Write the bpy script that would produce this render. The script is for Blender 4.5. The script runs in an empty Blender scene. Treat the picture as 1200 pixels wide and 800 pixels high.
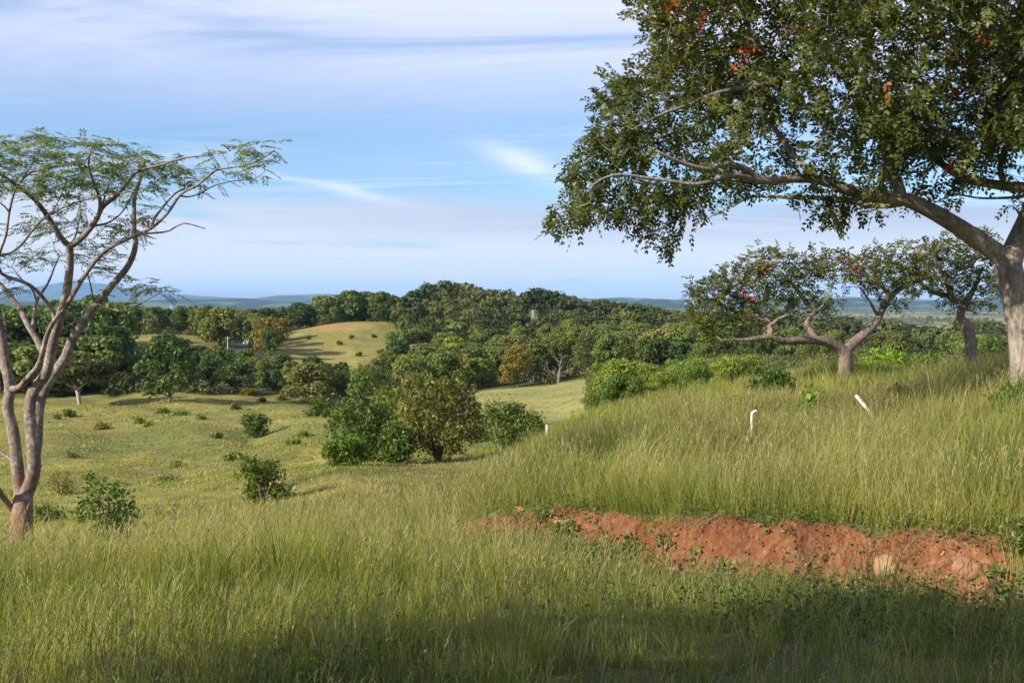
import bpy, math, random
import numpy as np
from mathutils import Vector

SEED = 7
random.seed(SEED)
R = np.random.default_rng(SEED)
S = bpy.context.scene
COL = S.collection

# ------------------------------------------------------------------ camera
F, CX, CY, HZ = 1152.0, 600.0, 400.0, 354.0
EYE = 1.7
PITCH = math.atan((CY - HZ) / F)
cam_d = bpy.data.cameras.new("camera")
cam = bpy.data.objects.new("camera", cam_d)
COL.objects.link(cam)
cam.location = (0, 0, EYE)
cam.rotation_euler = (math.pi / 2 - PITCH, 0, 0)
cam_d.sensor_width = 36.0
cam_d.sensor_fit = 'HORIZONTAL'
cam_d.lens = 36.0 * F / 1200.0
cam_d.clip_start = 0.05
cam_d.clip_end = 120000
S.camera = cam

# ------------------------------------------------------------------ light
SUN_EL, SUN_AZ = math.radians(27), math.radians(239)      # azimuth from +Y clockwise: behind and left of the camera
sun_dir = Vector((math.sin(SUN_AZ) * math.cos(SUN_EL), math.cos(SUN_AZ) * math.cos(SUN_EL), math.sin(SUN_EL)))
sd = bpy.data.lights.new("sun", 'SUN')
sd.energy = 5.0
sd.angle = math.radians(0.53)
sd.color = (1.0, 0.92, 0.78)
so = bpy.data.objects.new("sun", sd)
COL.objects.link(so)
so.location = (-30, -30, 40)
so.rotation_euler = sun_dir.to_track_quat('Z', 'Y').to_euler()

S.view_settings.view_transform = 'Standard'
S.view_settings.look = 'None'
S.view_settings.exposure = 0.85
S.view_settings.gamma = 1
S.cycles.max_bounces = 6
S.cycles.diffuse_bounces = 3
S.cycles.glossy_bounces = 2
S.cycles.transmission_bounces = 3
S.cycles.transparent_max_bounces = 6
S.cycles.volume_bounces = 1
S.cycles.use_denoising = True
S.cycles.use_adaptive_sampling = True
S.cycles.adaptive_threshold = 0.015

W = bpy.data.worlds.new("World")
S.world = W
W.use_nodes = True


class NT:
    """small helper round a node tree"""
    def __init__(self, tree):
        self.t = tree
        tree.nodes.clear()

    def n(self, typ, **kw):
        nd = self.t.nodes.new(typ)
        for k, v in kw.items():
            if k.startswith('i_'):
                key = k[2:]
                key = int(key) if key.isdigit() else key.replace('_', ' ')
                nd.inputs[key].default_value = v
            else:
                setattr(nd, k, v)
        return nd

    def l(self, a, b):
        self.t.links.new(a, b)

    def math(self, op, a, b=None, c=None, clamp=False):
        nd = self.t.nodes.new('ShaderNodeMath')
        nd.operation = op
        nd.use_clamp = clamp
        for i, v in enumerate((a, b, c)):
            if v is None:
                continue
            if isinstance(v, (int, float)):
                nd.inputs[i].default_value = v
            else:
                self.l(v, nd.inputs[i])
        return nd.outputs[0]

    def mix(self, fac, a, b, blend='MIX'):
        nd = self.t.nodes.new('ShaderNodeMix')
        nd.data_type = 'RGBA'
        nd.blend_type = blend
        for sock, v in ((nd.inputs[0], fac), (nd.inputs[6], a), (nd.inputs[7], b)):
            if isinstance(v, (int, float)):
                sock.default_value = v
            elif isinstance(v, tuple):
                sock.default_value = (*v, 1.0) if len(v) == 3 else v
            else:
                self.l(v, sock)
        return nd.outputs[2]

    def ramp(self, fac, stops, interp='LINEAR'):
        nd = self.t.nodes.new('ShaderNodeValToRGB')
        cr = nd.color_ramp
        cr.interpolation = interp
        while len(cr.elements) > 1:
            cr.elements.remove(cr.elements[-1])
        cr.elements[0].position = stops[0][0]
        cr.elements[0].color = (*stops[0][1], 1)
        for p, c in stops[1:]:
            e = cr.elements.new(p)
            e.color = (*c, 1)
        self.l(fac, nd.inputs[0])
        return nd.outputs[0]

    def smooth(self, v, a, b):
        nd = self.t.nodes.new('ShaderNodeMapRange')
        nd.interpolation_type = 'SMOOTHSTEP'
        nd.inputs[1].default_value = a
        nd.inputs[2].default_value = b
        self.l(v, nd.inputs[0])
        return nd.outputs[0]

    def noise(self, vec, scale, detail=3, rough=0.55, dist=0.0):
        nd = self.t.nodes.new('ShaderNodeTexNoise')
        nd.inputs['Scale'].default_value = scale
        nd.inputs['Detail'].default_value = detail
        nd.inputs['Roughness'].default_value = rough
        nd.inputs['Distortion'].default_value = dist
        if vec is not None:
            self.l(vec, nd.inputs['Vector'])
        return nd.outputs['Fac']

    def mapping(self, vec, scale=(1, 1, 1), rot=(0, 0, 0), loc=(0, 0, 0)):
        nd = self.t.nodes.new('ShaderNodeMapping')
        nd.inputs['Scale'].default_value = scale
        nd.inputs['Rotation'].default_value = rot
        nd.inputs['Location'].default_value = loc
        self.l(vec, nd.inputs['Vector'])
        return nd.outputs[0]


def build_world():
    T = NT(W.node_tree)
    out = T.n('ShaderNodeOutputWorld')
    bg = T.n('ShaderNodeBackground')
    bg.inputs['Strength'].default_value = 0.088
    sky = T.n('ShaderNodeTexSky', sky_type='NISHITA', sun_disc=False)
    sky.sun_elevation = SUN_EL
    sky.sun_rotation = SUN_AZ
    sky.altitude = 100
    sky.air_density = 1.0
    sky.dust_density = 0.6
    sky.ozone_density = 2.0
    tc = T.n('ShaderNodeTexCoord')
    sep = T.n('ShaderNodeSeparateXYZ')
    T.l(tc.outputs['Generated'], sep.inputs[0])
    x, y, z = sep.outputs
    zz = T.math('ADD', T.math('MAXIMUM', z, 0.0), 0.09)
    comb = T.n('ShaderNodeCombineXYZ')
    T.l(T.math('DIVIDE', x, zz), comb.inputs[0])
    T.l(T.math('DIVIDE', y, zz), comb.inputs[1])
    plane = comb.outputs[0]
    el = T.math('ARCSINE', z)
    az = T.math('ARCTAN2', x, T.math('MAXIMUM', y, 0.05))
    # high veil: soft streaks
    v1 = T.noise(T.mapping(plane, scale=(0.34, 1.05, 1), rot=(0, 0, 0.95), loc=(3.1, 1.7, 0)), 1.0, 7, 0.58, 0.9)
    v2 = T.noise(T.mapping(plane, scale=(0.10, 0.20, 1), rot=(0, 0, -0.35), loc=(0.3, 5.2, 0)), 1.0, 4, 0.5, 0.3)
    v = T.math('ADD', T.math('MULTIPLY', v1, 0.55), T.math('MULTIPLY', v2, 0.45))
    high = T.smooth(el, 0.155, 0.265)
    veil = T.math('MULTIPLY', T.smooth(v, 0.40, 0.55), T.math('ADD', T.math('MULTIPLY', high, 0.75), 0.17), clamp=True)
    # flat cloud banks low over the horizon
    v3 = T.noise(T.mapping(tc.outputs['Generated'], scale=(1.6, 1.6, 17), loc=(0.4, 0.2, 0.37)), 1.7, 5, 0.55, 0.35)
    bank_el = T.math('MULTIPLY', T.smooth(el, -0.01, 0.03), T.math('SUBTRACT', 1.0, T.smooth(T.math('ADD', el, T.math('MULTIPLY', T.math('SUBTRACT', v1, 0.5), 0.10)), 0.082, 0.112)))
    side = T.smooth(az, -0.42, 0.30)
    bank = T.math('MULTIPLY', bank_el, T.smooth(T.math('ADD', v3, T.math('MULTIPLY', side, 0.14)), 0.37, 0.51), clamp=True)
    dark = T.math('MULTIPLY', T.smooth(el, 0.045, 0.085), T.math('ADD', T.math('MULTIPLY', side, 0.75), 0.2), clamp=True)
    bankcol = T.mix(dark, (5.5, 5.7, 6.3), (3.3, 3.5, 4.6))
    c0 = T.mix(1.0, sky.outputs[0], (0.68, 0.90, 1.12), 'MULTIPLY')
    c1 = T.mix(veil, c0, (5.5, 5.8, 7.1))
    c2 = T.mix(T.math('MULTIPLY', bank, 0.85), c1, bankcol)
    # thin bright wisps
    v4 = T.noise(T.mapping(plane, scale=(0.35, 1.5, 1), rot=(0, 0, -0.25), loc=(7.3, 2.2, 0)), 1.0, 6, 0.6, 0.8)
    wisp = T.math('MULTIPLY', T.smooth(v4, 0.53, 0.66), T.math('SUBTRACT', 1.0, T.smooth(el, 0.16, 0.22)))
    c3 = T.mix(T.math('MULTIPLY', wisp, 0.35), c2, (5.6, 6.0, 6.9))
    # two single wisps: a broad one left of the big crown, a long thin one right of the pale tree
    for a0, e0, la, le, sl, k in ((0.012, 0.139, 0.040, 0.011, -0.30, 0.75), (-0.172, 0.111, 0.075, 0.0045, -0.20, 0.6), (0.07, 0.118, 0.06, 0.006, -0.1, 0.3)):
        da = T.math('SUBTRACT', az, a0)
        de = T.math('SUBTRACT', T.math('SUBTRACT', el, e0), T.math('ADD', T.math('MULTIPLY', da, sl), T.math('MULTIPLY', T.math('SUBTRACT', v4, 0.5), 0.03)))
        g = T.math('ADD', T.math('POWER', T.math('DIVIDE', da, la), 2.0), T.math('POWER', T.math('DIVIDE', de, le), 2.0))
        f = T.math('MULTIPLY', T.math('EXPONENT', T.math('MULTIPLY', g, -1.0)), T.math('MULTIPLY', T.smooth(v1, 0.3, 0.5), k))
        c3 = T.mix(f, c3, (6.3, 6.6, 7.3))
    T.l(c3, bg.inputs[0])
    T.l(bg.outputs[0], out.inputs[0])


build_world()


# ------------------------------------------------------------------ geometry helpers
def P(px, py, d):
    """the point at depth d (along +Y) seen at pixel (px, py) of the 1200x800 photograph"""
    c, s = math.cos(PITCH), math.sin(PITCH)
    dx, dy = (px - CX), (CY - py)
    vy = F * c + dy * s
    vz = -F * s + dy * c
    k = d / vy
    return np.array((dx * k, d, EYE + vz * k))


def mesh_np(name, V, faces, attrs=None, smooth=False, mats=()):
    """faces: list of int arrays (n,3) or (n,4); attrs: {name: per-vertex float array or (n,3) colour}"""
    me = bpy.data.meshes.new(name)
    V = np.asarray(V, dtype=np.float32)
    faces = [np.asarray(f, dtype=np.int32) for f in faces if len(f)]
    me.vertices.add(len(V))
    me.vertices.foreach_set("co", V.ravel())
    tot = sum(f.size for f in faces)
    npol = sum(len(f) for f in faces)
    me.loops.add(tot)
    me.loops.foreach_set("vertex_index", np.concatenate([f.ravel() for f in faces]))
    me.polygons.add(npol)
    sizes = np.concatenate([np.full(len(f), f.shape[1], dtype=np.int32) for f in faces])
    starts = np.concatenate(([0], np.cumsum(sizes)[:-1])).astype(np.int32)
    me.polygons.foreach_set("loop_start", starts)
    me.polygons.foreach_set("loop_total", sizes)
    if smooth:
        me.polygons.foreach_set("use_smooth", np.ones(npol, dtype=bool))
    for k, a in (attrs or {}).items():
        a = np.asarray(a, dtype=np.float32)
        if a.ndim == 1:
            at = me.attributes.new(k, 'FLOAT', 'POINT')
            at.data.foreach_set("value", a)
        else:
            at = me.attributes.new(k, 'FLOAT_VECTOR', 'POINT')
            at.data.foreach_set("vector", a.ravel())
    for m in mats:
        me.materials.append(m)
    me.update()
    me.validate()
    return me


def link(name, me, parent=None, loc=None):
    o = bpy.data.objects.new(name, me)
    COL.objects.link(o)
    if parent is not None:
        o.parent = parent
    if loc is not None:
        o.location = loc
    return o


def tag(o, label=None, cat=None, group=None, kind=None):
    if label:
        o['label'] = label
    if cat:
        o['category'] = cat
    if group:
        o['group'] = group
    if kind:
        o['kind'] = kind
    return o


def unit(v):
    return v / np.maximum(np.linalg.norm(v, axis=-1, keepdims=True), 1e-9)


def vnoise(x, y, seed=0):
    """value noise in 2-D, smooth, -1..1"""
    xi, yi = np.floor(x).astype(np.int64), np.floor(y).astype(np.int64)
    fx, fy = x - xi, y - yi
    fx, fy = fx * fx * (3 - 2 * fx), fy * fy * (3 - 2 * fy)

    def h(a, b):
        n = (a * 374761393 + b * 668265263 + seed * 144665) & 0xFFFFFFFF
        n = ((n ^ (n >> 13)) * 1274126177) & 0xFFFFFFFF
        n = n ^ (n >> 16)
        return (n & 0xFFFF) / 32767.5 - 1.0
    a = h(xi, yi) * (1 - fx) + h(xi + 1, yi) * fx
    b = h(xi, yi + 1) * (1 - fx) + h(xi + 1, yi + 1) * fx
    return a * (1 - fy) + b * fy


def fbm(x, y, oct=4, seed=0):
    s, a, t = 0.0, 1.0, 0.0
    for i in range(oct):
        s = s + a * vnoise(x * 2 ** i + 17.3 * i, y * 2 ** i - 9.1 * i, seed + i)
        t += a
        a *= 0.5
    return s / t


def sstep(a, b, x):
    t = np.clip((x - a) / (b - a), 0, 1)
    return t * t * (3 - 2 * t)


# ------------------------------------------------------------------ terrain
G = 0.30   # grass standing on the near ground: the photograph shows its tops
CTRL = []  # px, py, d, tag (B both sides of the cut, L below it, U above it), grass


def cp(tag_, grass, *rows):
    for r in rows:
        CTRL.append((*r, tag_, grass))


for px in (-250, 100, 450, 800, 1150, 1500):
    CTRL.append((px, None, 0.5, 'B', 0, -1.70))
    CTRL.append((px, None, 3.0, 'B', 0, -1.74))
cp('B', 0, (-250, 735, 5.5), (100, 742, 5.5), (400, 745, 5.5))
cp('B', G, (-250, 665, 11), (100, 650, 11), (24, 648, 14.0), (-250, 655, 15), (200, 625, 13), (350, 620, 13), (300, 600, 20), (100, 625, 19), (-200, 640, 22))
cp('L', 0, (700, 745, 5.5), (1000, 742, 5.5), (1300, 735, 5.5))
cp('B', 0, (-250, 620, 30), (100, 605, 30), (300, 587, 32), (118, 615, 22), (-250, 565, 60), (100, 545, 60), (300, 535, 60),
   (-250, 500, 110), (100, 498, 100), (300, 487, 110), (400, 560, 33), (420, 545, 50), (410, 507, 85), (410, 480, 125))
cp('B', G, (500, 630, 11), (480, 590, 18), (500, 565, 28))
cp('B', 0, (500, 547, 43), (500, 520, 62), (500, 492, 95), (500, 470, 150))
cp('B', 0, (-250, 472, 150), (100, 468, 145), (300, 466, 150), (400, 474, 145), (420, 460, 165),
   (-250, 440, 210), (100, 432, 200), (200, 428, 205), (300, 425, 215), (430, 440, 220), (430, 410, 262), (390, 392, 290), (430, 381, 312), (340, 392, 300), (400, 377, 345), (430, 378, 380),
   (430, 386, 520), (300, 403, 285), (300, 394, 390), (200, 406, 235), (200, 392, 290), (100, 396, 300), (-250, 410, 300),
   (-250, 390, 500), (100, 390, 500), (300, 386, 600), (100, 379, 1000), (300, 379, 1000), (430, 380, 1000))
cp('B', 0, (500, 428, 220), (500, 396, 300), (505, 364, 400), (500, 369, 500), (560, 364, 420), (560, 395, 310), (560, 432, 215), (500, 378, 900), (640, 372, 450), (640, 398, 300), (640, 438, 185),
   (600, 463, 130), (650, 455, 150), (650, 488, 98), (600, 490, 95), (600, 520, 60), (640, 378, 900), (720, 380, 450), (720, 405, 280), (720, 440, 160), (700, 470, 105), (800, 470, 70), (800, 452, 120),
   (800, 425, 200), (800, 405, 300), (800, 391, 450), (800, 379, 850), (740, 478, 60), (680, 497, 50))
cp('U', 0.02, (560, 602, 13.4), (590, 590, 13.2), (700, 596, 12.0), (850, 606, 10.5), (1000, 608, 9.7), (1200, 622, 8.8), (1450, 600, 8.6))
cp('U', 0.12, (560, 570, 17), (700, 548, 16), (850, 566, 13), (1000, 566, 11.8), (1200, 552, 11), (1450, 560, 10))
cp('U', G, (565, 553, 23), (600, 550, 18), (600, 532, 24), (700, 500, 20), (700, 480, 25),
   (850, 524, 16.5), (850, 490, 20), (850, 467, 24), (1000, 515, 15), (1000, 480, 19), (1000, 456, 24),
   (1200, 488, 14), (1200, 455, 17), (1450, 480, 15), (1450, 450, 19))
cp('L', 0, (560, 645, 11.8), (700, 662, 10.4), (850, 692, 9.2), (1000, 704, 8.5), (1200, 708, 7.8), (1400, 725, 7),
   (700, 615, 13), (850, 630, 12), (1000, 640, 11.5), (1200, 640, 11), (1000, 600, 18), (1200, 600, 18), (800, 580, 18))
cp('B', 0, (580, 548, 35), (640, 520, 36), (700, 492, 36), (800, 466, 35), (990, 440, 28), (1140, 440, 30), (1205, 440, 17.2), (1000, 446, 48), (1200, 448, 45), (1450, 450, 45), (1000, 440, 95), (1200, 446, 90), (1450, 450, 90),
   (1000, 428, 170), (1200, 432, 170), (1000, 412, 320), (1200, 415, 320), (1000, 400, 640), (1200, 402, 640), (1450, 405, 640), (1450, 432, 170), (1000, 388, 1250), (1200, 389, 1250))

_c = []
for r in CTRL:
    if r[1] is None:
        px, _, d, tg, _, z = r
    else:
        px, py, d, tg, g = r
        z = P(px, py, d)[2] - EYE - g
    _c.append(((px - CX) / F, d, z, tg))


def uv(t, d):
    return np.stack([t * 3.2, np.log(d + 4.0) * 1.15], -1)


def fit(sel):
    pts = [c for c in _c if c[3] in sel]
    A = uv(np.array([c[0] for c in pts]), np.array([c[1] for c in pts]))
    val = np.array([c[2] / (c[1] + 4.0) for c in pts])
    n = len(pts)
    D = np.linalg.norm(A[:, None] - A[None], axis=-1)
    K = np.where(D > 0, D * D * np.log(np.maximum(D, 1e-9)), 0) + np.eye(n) * 0.006
    Pm = np.concatenate([np.ones((n, 1)), A], 1)
    M = np.zeros((n + 3, n + 3))
    M[:n, :n] = K
    M[:n, n:] = Pm
    M[n:, :n] = Pm.T
    w = np.linalg.solve(M, np.concatenate([val, np.zeros(3)]))
    return A, w


FL, FU = fit('BL'), fit('BU')


def ev(fitd, t, d):
    A, w = fitd
    q = uv(t, d)
    out = np.empty(len(q))
    for i in range(0, len(q), 20000):
        qq = q[i:i + 20000]
        D2 = ((qq[:, None] - A[None]) ** 2).sum(-1)
        K = 0.5 * D2 * np.log(np.maximum(D2, 1e-12))
        out[i:i + 20000] = K @ w[:-3] + w[-3] + qq @ w[-2:]
    return out * (d + 4.0)


CUT_PX = np.array([300, 500, 540, 600, 660, 700, 760, 800, 860, 900, 1000, 1100, 1180, 1250, 1500])
CUT_D = np.array([17.5, 13.9, 12.9, 12.15, 11.7, 11.2, 10.6, 10.2, 9.75, 9.45, 9.05, 8.7, 8.35, 8.2, 7.6])


def cut_s(t, d):
    """signed depth past the foot of the soil bank"""
    px = CX + F * t
    dc = np.interp(px, CUT_PX, CUT_D)
    x = t * d
    dc = dc + 0.22 * fbm(x * 1.3, 0 * x + 3.3, 3, 5)
    return d - dc


def cut_w(t):
    return 0.42 + 0.16 * vnoise(t * 21.0, 0 * t + 1.0, 9)


def ground_np(x, y, detail=True):
    x = np.atleast_1d(np.asarray(x, float))
    y = np.atleast_1d(np.asarray(y, float))
    r = np.hypot(x, y)
    a = np.arctan2(x, y)
    A0 = math.radians(40)
    ac = np.clip(a, -A0, A0)
    t = np.tan(ac)
    d = np.where(np.abs(a) < A0, np.maximum(y, 0.0), r * math.cos(A0))
    dd = np.clip(d, 0.3, 1500.0)
    zl, zu = ev(FL, t, dd), ev(FU, t, dd)
    s = cut_s(t, dd)
    w = cut_w(t)
    k = np.clip(s / w, 0, 1)
    k = 0.25 * k + 0.75 * (k ** 1.6 / (k ** 1.6 + (1 - k) ** 1.6 + 1e-9))
    z = zl * (1 - k) + zu * k
    # the far plain
    far = sstep(1100, 2600, d)
    z = z * (1 - far) + (-43.0 + 4.0 * fbm(x / 900, y / 900, 2, 3)) * far
    side = sstep(math.radians(48), math.radians(88), np.abs(a))
    gen = -1.7 - 42.0 * sstep(25, 900, r)
    z = z * (1 - side) + gen * side
    near = sstep(0.2, 3.0, r)
    z = z * near + (-1.7) * (1 - near)
    if detail:
        px = CX + F * t
        onface = np.exp(-((s - w * 0.5) / 0.45) ** 2) * sstep(500, 560, px)
        z = z + onface * (0.16 * fbm(x * 1.9, y * 2.2, 3, 21) + 0.085 * fbm(x * 5, y * 6, 4, 4) + .05 * np.abs(fbm(x * 3.3 + 5, y * 1.2, 3, 6)) - .02)
        amp = 0.05 * sstep(3, 8, d) + 0.16 * sstep(25, 60, d) + 0.14 * sstep(60, 120, d) + 0.8 * sstep(250, 700, d)
        rid = sstep(28, 50, d) * (1 - sstep(150, 200, d)) * (1 - sstep(500, 610, px))
        z = z + rid * 1.9 * (np.abs(fbm((x + y * .55) / 15 + 4, (y - x * .5) / 34, 2, 55)) - .2)
        z = z + amp * fbm(x / (1.2 + d * 0.10), y / (1.2 + d * 0.10), 2, 33) * (1 - far)
    return z + EYE


def gz(x, y):
    return float(ground_np([x], [y])[0])


def on_ground(px, d, dz=0.0):
    t = (px - CX) / F
    x = t * d
    return np.array((x, d, gz(x, d) + dz))


def lin(c):
    c = np.asarray(c, float) / 255.0
    return np.where(c <= 0.04045, c / 12.92, ((c + 0.055) / 1.055) ** 2.4)


def zone_fields(px, d):
    """1 where the photograph shows open pasture"""
    n = 14 * fbm(px / 60, np.log(d) * 7, 3, 50)
    m = np.zeros_like(px)
    m = np.maximum(m, (px < 470 + n) * (d < 152 + n * .5) * (d > 20) * ~((px > 330) & (px < 470) & (d < 66) & (d > 60)))
    m = np.maximum(m, (px > 120 + n) * (px < 262 + n) * (d > 222) * (d < 300))
    m = np.maximum(m, (px > 318 + n) * (px < 474 - (d - 210) * 0.06 + n) * (d > 200) * (d < 338))
    m = np.maximum(m, (px > 560 + n) * (px < 690 + n * .5) * (d > 84) * (d < 158 + (px - 560) * .03))
    return m


def build_ground():
    af = np.radians(np.arange(-42, 42.001, 0.115))
    ab = np.radians(np.concatenate([np.arange(45, 180, 3.0), np.arange(-180, -43, 3.0)]))
    ang = np.concatenate([af, ab])
    rr = [0.35]
    while rr[-1] < 21500:
        r = rr[-1]
        rr.append(r * (1.0036 if 7.8 < r < 15.5 else 1.012 if 6 < r < 16 else 1.02 if r < 60 else 1.03 if r < 1000 else 1.05))
    rr = np.array(rr)
    na, nr = len(ang), len(rr)
    Rg, Ag = np.meshgrid(rr, ang, indexing='ij')
    x, y = (Rg * np.sin(Ag)).ravel(), (Rg * np.cos(Ag)).ravel()
    z = ground_np(x, y)
    V = np.stack([x, y, z], 1)
    V = np.concatenate([V, [[0, 0, 0.0]]])
    i = np.arange(nr - 1)[:, None]
    j = np.arange(na)[None]
    j2 = (j + 1) % na
    q = np.stack([i * na + j, i * na + j2, (i + 1) * na + j2, (i + 1) * na + j], -1).reshape(-1, 4)[:, ::-1]
    jj = np.arange(na)
    tri = np.stack([np.full(na, nr * na), jj, (jj + 1) % na], 1)[:, ::-1]
    # albedo by what grows there
    d = np.maximum(y, 0.3)
    t = np.clip(x / d, -2, 2)
    px = CX + F * t
    col = np.tile(np.array((0.12, 0.12, 0.042)), (len(x), 1))
    field = zone_fields(px, d)
    n1 = fbm(x / 9, y / 14, 3, 61)
    n2 = fbm(x / 40, y / 60, 3, 62)
    n3 = fbm(x / 2.6, y / 4.5, 3, 63)
    past = np.array((0.240, 0.208, 0.062))[None] * (1 + 0.22 * n1 + 0.22 * n2 + .28 * n3)[:, None]
    gr = sstep(.05, .5, fbm(x / 16, y / 20, 3, 64))[:, None] * .55
    past = past * (1 - gr) + np.array((0.125, 0.155, 0.042)) * gr
    brown = np.array((0.20, 0.125, 0.06))
    mixb = sstep(0.25, 0.6, fbm(x / 7, y / 12, 3, 77))[:, None] * 0.6
    past = past * (1 - mixb) + brown * mixb
    past4 = np.array((0.27, 0.25, 0.09))
    f4 = ((px > 540) & (d > 80) & (d < 175))[:, None]
    past = np.where(f4, past4 * (1 + 0.12 * n1)[:, None], past)
    col = np.where(field[:, None] > 0.5, past, col)
    forest = (d > 150) & (field < 0.5)
    col = np.where(forest[:, None], np.array((0.060, 0.066, 0.024)) * (1 + 0.3 * n1)[:, None], col)
    # open short grass between the near slope and the shrubs
    mid = (sstep(17, 26, d) * (1 - sstep(70, 90, d)) * (px < 620))[:, None]
    col = col * (1 - mid) + past * 0.92 * mid
    # bare earth track by the big bush, earth scrape on the hill
    b = np.exp(-(((px - 515) / 48) ** 2 + ((d - 42) / 3.6) ** 2))[:, None]
    b = np.clip(b * (1 + 0.8 * fbm(x * .8, y * .8, 3, 8))[:, None], 0, 1)
    col = col * (1 - b) + np.array((0.27, 0.17, 0.085)) * b
    b = np.exp(-(((px - 392) / 24) ** 2 + ((d - 318) / 14) ** 2))[:, None]
    b = np.clip(b * (1 + 1.2 * fbm(x / 6, y / 6, 3, 8))[:, None] * 1.1, 0, 1)
    col = col * (1 - b) + np.array((0.33, 0.17, 0.09)) * b
    # far plain: fields between tree lines
    farm = sstep(600, 900, d)[:, None]
    fn = fbm(x / 420 + 3, y / 620, 3, 91)
    fc = np.where((fn > 0.12)[:, None], np.array((0.24, 0.21, 0.10)), np.array((0.075, 0.095, 0.035)))
    fc = np.where(((fn < -0.25))[:, None], np.array((0.075, 0.13, 0.04)), fc)
    strip = ((px > 935) & (d > 1300) & (d < 1700) & (np.abs(fbm(x / 300, y / 200, 2, 12)) < .7))[:, None]
    fc = np.where(strip, np.array((0.27, 0.225, 0.115)), fc)
    gfield = ((px > 905) & (px < 1010) & (d > 900) & (d < 1230))[:, None]
    fc = np.where(gfield, np.array((0.06, 0.13, 0.035)), fc)
    col = col * (1 - farm) + fc * farm
    # red earth of the bank
    s = cut_s(t, d)
    w = cut_w(t)
    red = sstep(-0.75, -0.05, s + 0.35 * fbm(x * 2.5, y * 2.5, 3, 14)) * (1 - sstep(0.02, 0.16, s - w + 0.1 * fbm(x * 4, y * 4, 3, 15)))
    red = red * sstep(505, 545, px) * (1 - sstep(1172, 1205, px)) * (np.abs(t) < 0.85)
    spill = sstep(-0.1, 0.35, fbm(x * 1.1, y * 1.1, 3, 16)) * sstep(-2.6, -0.8, s) * (1 - sstep(0, .3, s)) * sstep(600, 700, px) * 0.75
    spill = spill * (np.abs(t) < 0.85)
    red = np.clip(np.maximum(red, spill), 0, 1)
    col = np.concatenate([col, [[0.085, 0.085, 0.03]]])
    red = np.concatenate([red, [0]])
    me = mesh_np("ground", V, [q, tri], {'albedo': col, 'earth': red}, smooth=True, mats=[mat_ground()])
    o = link("ground", me)
    tag(o, 'rolling pasture and valley floor under everything, with a red earth bank', 'ground', kind='structure')
    return o


def mat_ground():
    m = bpy.data.materials.new("ground")
    m.use_nodes = True
    T = NT(m.node_tree)
    out = T.n('ShaderNodeOutputMaterial')
    bs = T.n('ShaderNodeBsdfPrincipled')
    bs.inputs['Roughness'].default_value = 0.95
    bs.inputs['Specular IOR Level'].default_value = 0.1
    al = T.n('ShaderNodeAttribute', attribute_name='albedo')
    er = T.n('ShaderNodeAttribute', attribute_name='earth')
    geo = T.n('ShaderNodeNewGeometry')
    pos = geo.outputs['Position']
    n1 = T.noise(pos, 0.9, 6, 0.65)
    n2 = T.noise(pos, 0.13, 5, 0.6)
    n3 = T.noise(pos, 14.0, 4, 0.65)
    base = T.mix(1.0, al.outputs['Color'], T.ramp(n1, [(0.25, (0.55, 0.6, 0.55)), (0.5, (1, 1, 1)), (0.75, (1.35, 1.3, 1.2))]), 'MULTIPLY')
    base = T.mix(1.0, base, T.ramp(n2, [(0.3, (0.72, 0.85, 0.75)), (0.5, (1, 1, 1)), (0.72, (1.2, 1.12, 1.0))]), 'MULTIPLY')
    soil = T.ramp(T.math('ADD', T.math('MULTIPLY', n3, 0.5), T.math('MULTIPLY', n1, 0.5)),
                  [(0.3, (0.062, 0.026, 0.016)), (0.43, (0.140, 0.053, 0.026)), (0.57, (0.210, 0.092, 0.044)), (0.70, (0.32, 0.185, 0.10))])
    c = T.mix(er.outputs['Fac'], base, soil)
    T.l(c, bs.inputs['Base Color'])
    bump = T.n('ShaderNodeBump')
    bump.inputs['Strength'].default_value = 0.9
    bump.inputs['Distance'].default_value = 0.06
    n4 = T.noise(pos, 6.0, 6, 0.7)
    T.l(n4, bump.inputs['Height'])
    b2 = T.n('ShaderNodeBump')
    b2.inputs['Strength'].default_value = 0.55
    b2.inputs['Distance'].default_value = 0.5
    T.l(T.noise(pos, 0.8, 5, 0.65), b2.inputs['Height'])
    T.l(bump.outputs[0], b2.inputs['Normal'])
    T.l(b2.outputs[0], bs.inputs['Normal'])
    T.l(bs.outputs[0], out.inputs[0])
    return m


# ------------------------------------------------------------------ materials for plants and things
def mat_leaf(name, stops, trans=0.35, gloss=0.35, objvar=0.0, rough=0.5):
    """leaf colour from the per-leaf attribute v (0..1)"""
    m = bpy.data.materials.new(name)
    m.use_nodes = True
    T = NT(m.node_tree)
    out = T.n('ShaderNodeOutputMaterial')
    at = T.n('ShaderNodeAttribute', attribute_name='v')
    c = T.ramp(at.outputs['Fac'], stops)
    if objvar:
        oi = T.n('ShaderNodeObjectInfo')
        c = T.mix(1.0, c, oi.outputs['Color'], 'MULTIPLY')
    bs = T.n('ShaderNodeBsdfPrincipled')
    bs.inputs['Roughness'].default_value = rough
    bs.inputs['Specular IOR Level'].default_value = gloss
    T.l(c, bs.inputs['Base Color'])
    tr = T.n('ShaderNodeBsdfTranslucent')
    T.l(T.mix(1.0, c, (1.3, 1.35, 0.7), 'MULTIPLY'), tr.inputs[0])
    mx = T.n('ShaderNodeMixShader')
    mx.inputs[0].default_value = trans
    T.l(bs.outputs[0], mx.inputs[1])
    T.l(tr.outputs[0], mx.inputs[2])
    T.l(mx.outputs[0], out.inputs[0])
    return m


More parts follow.
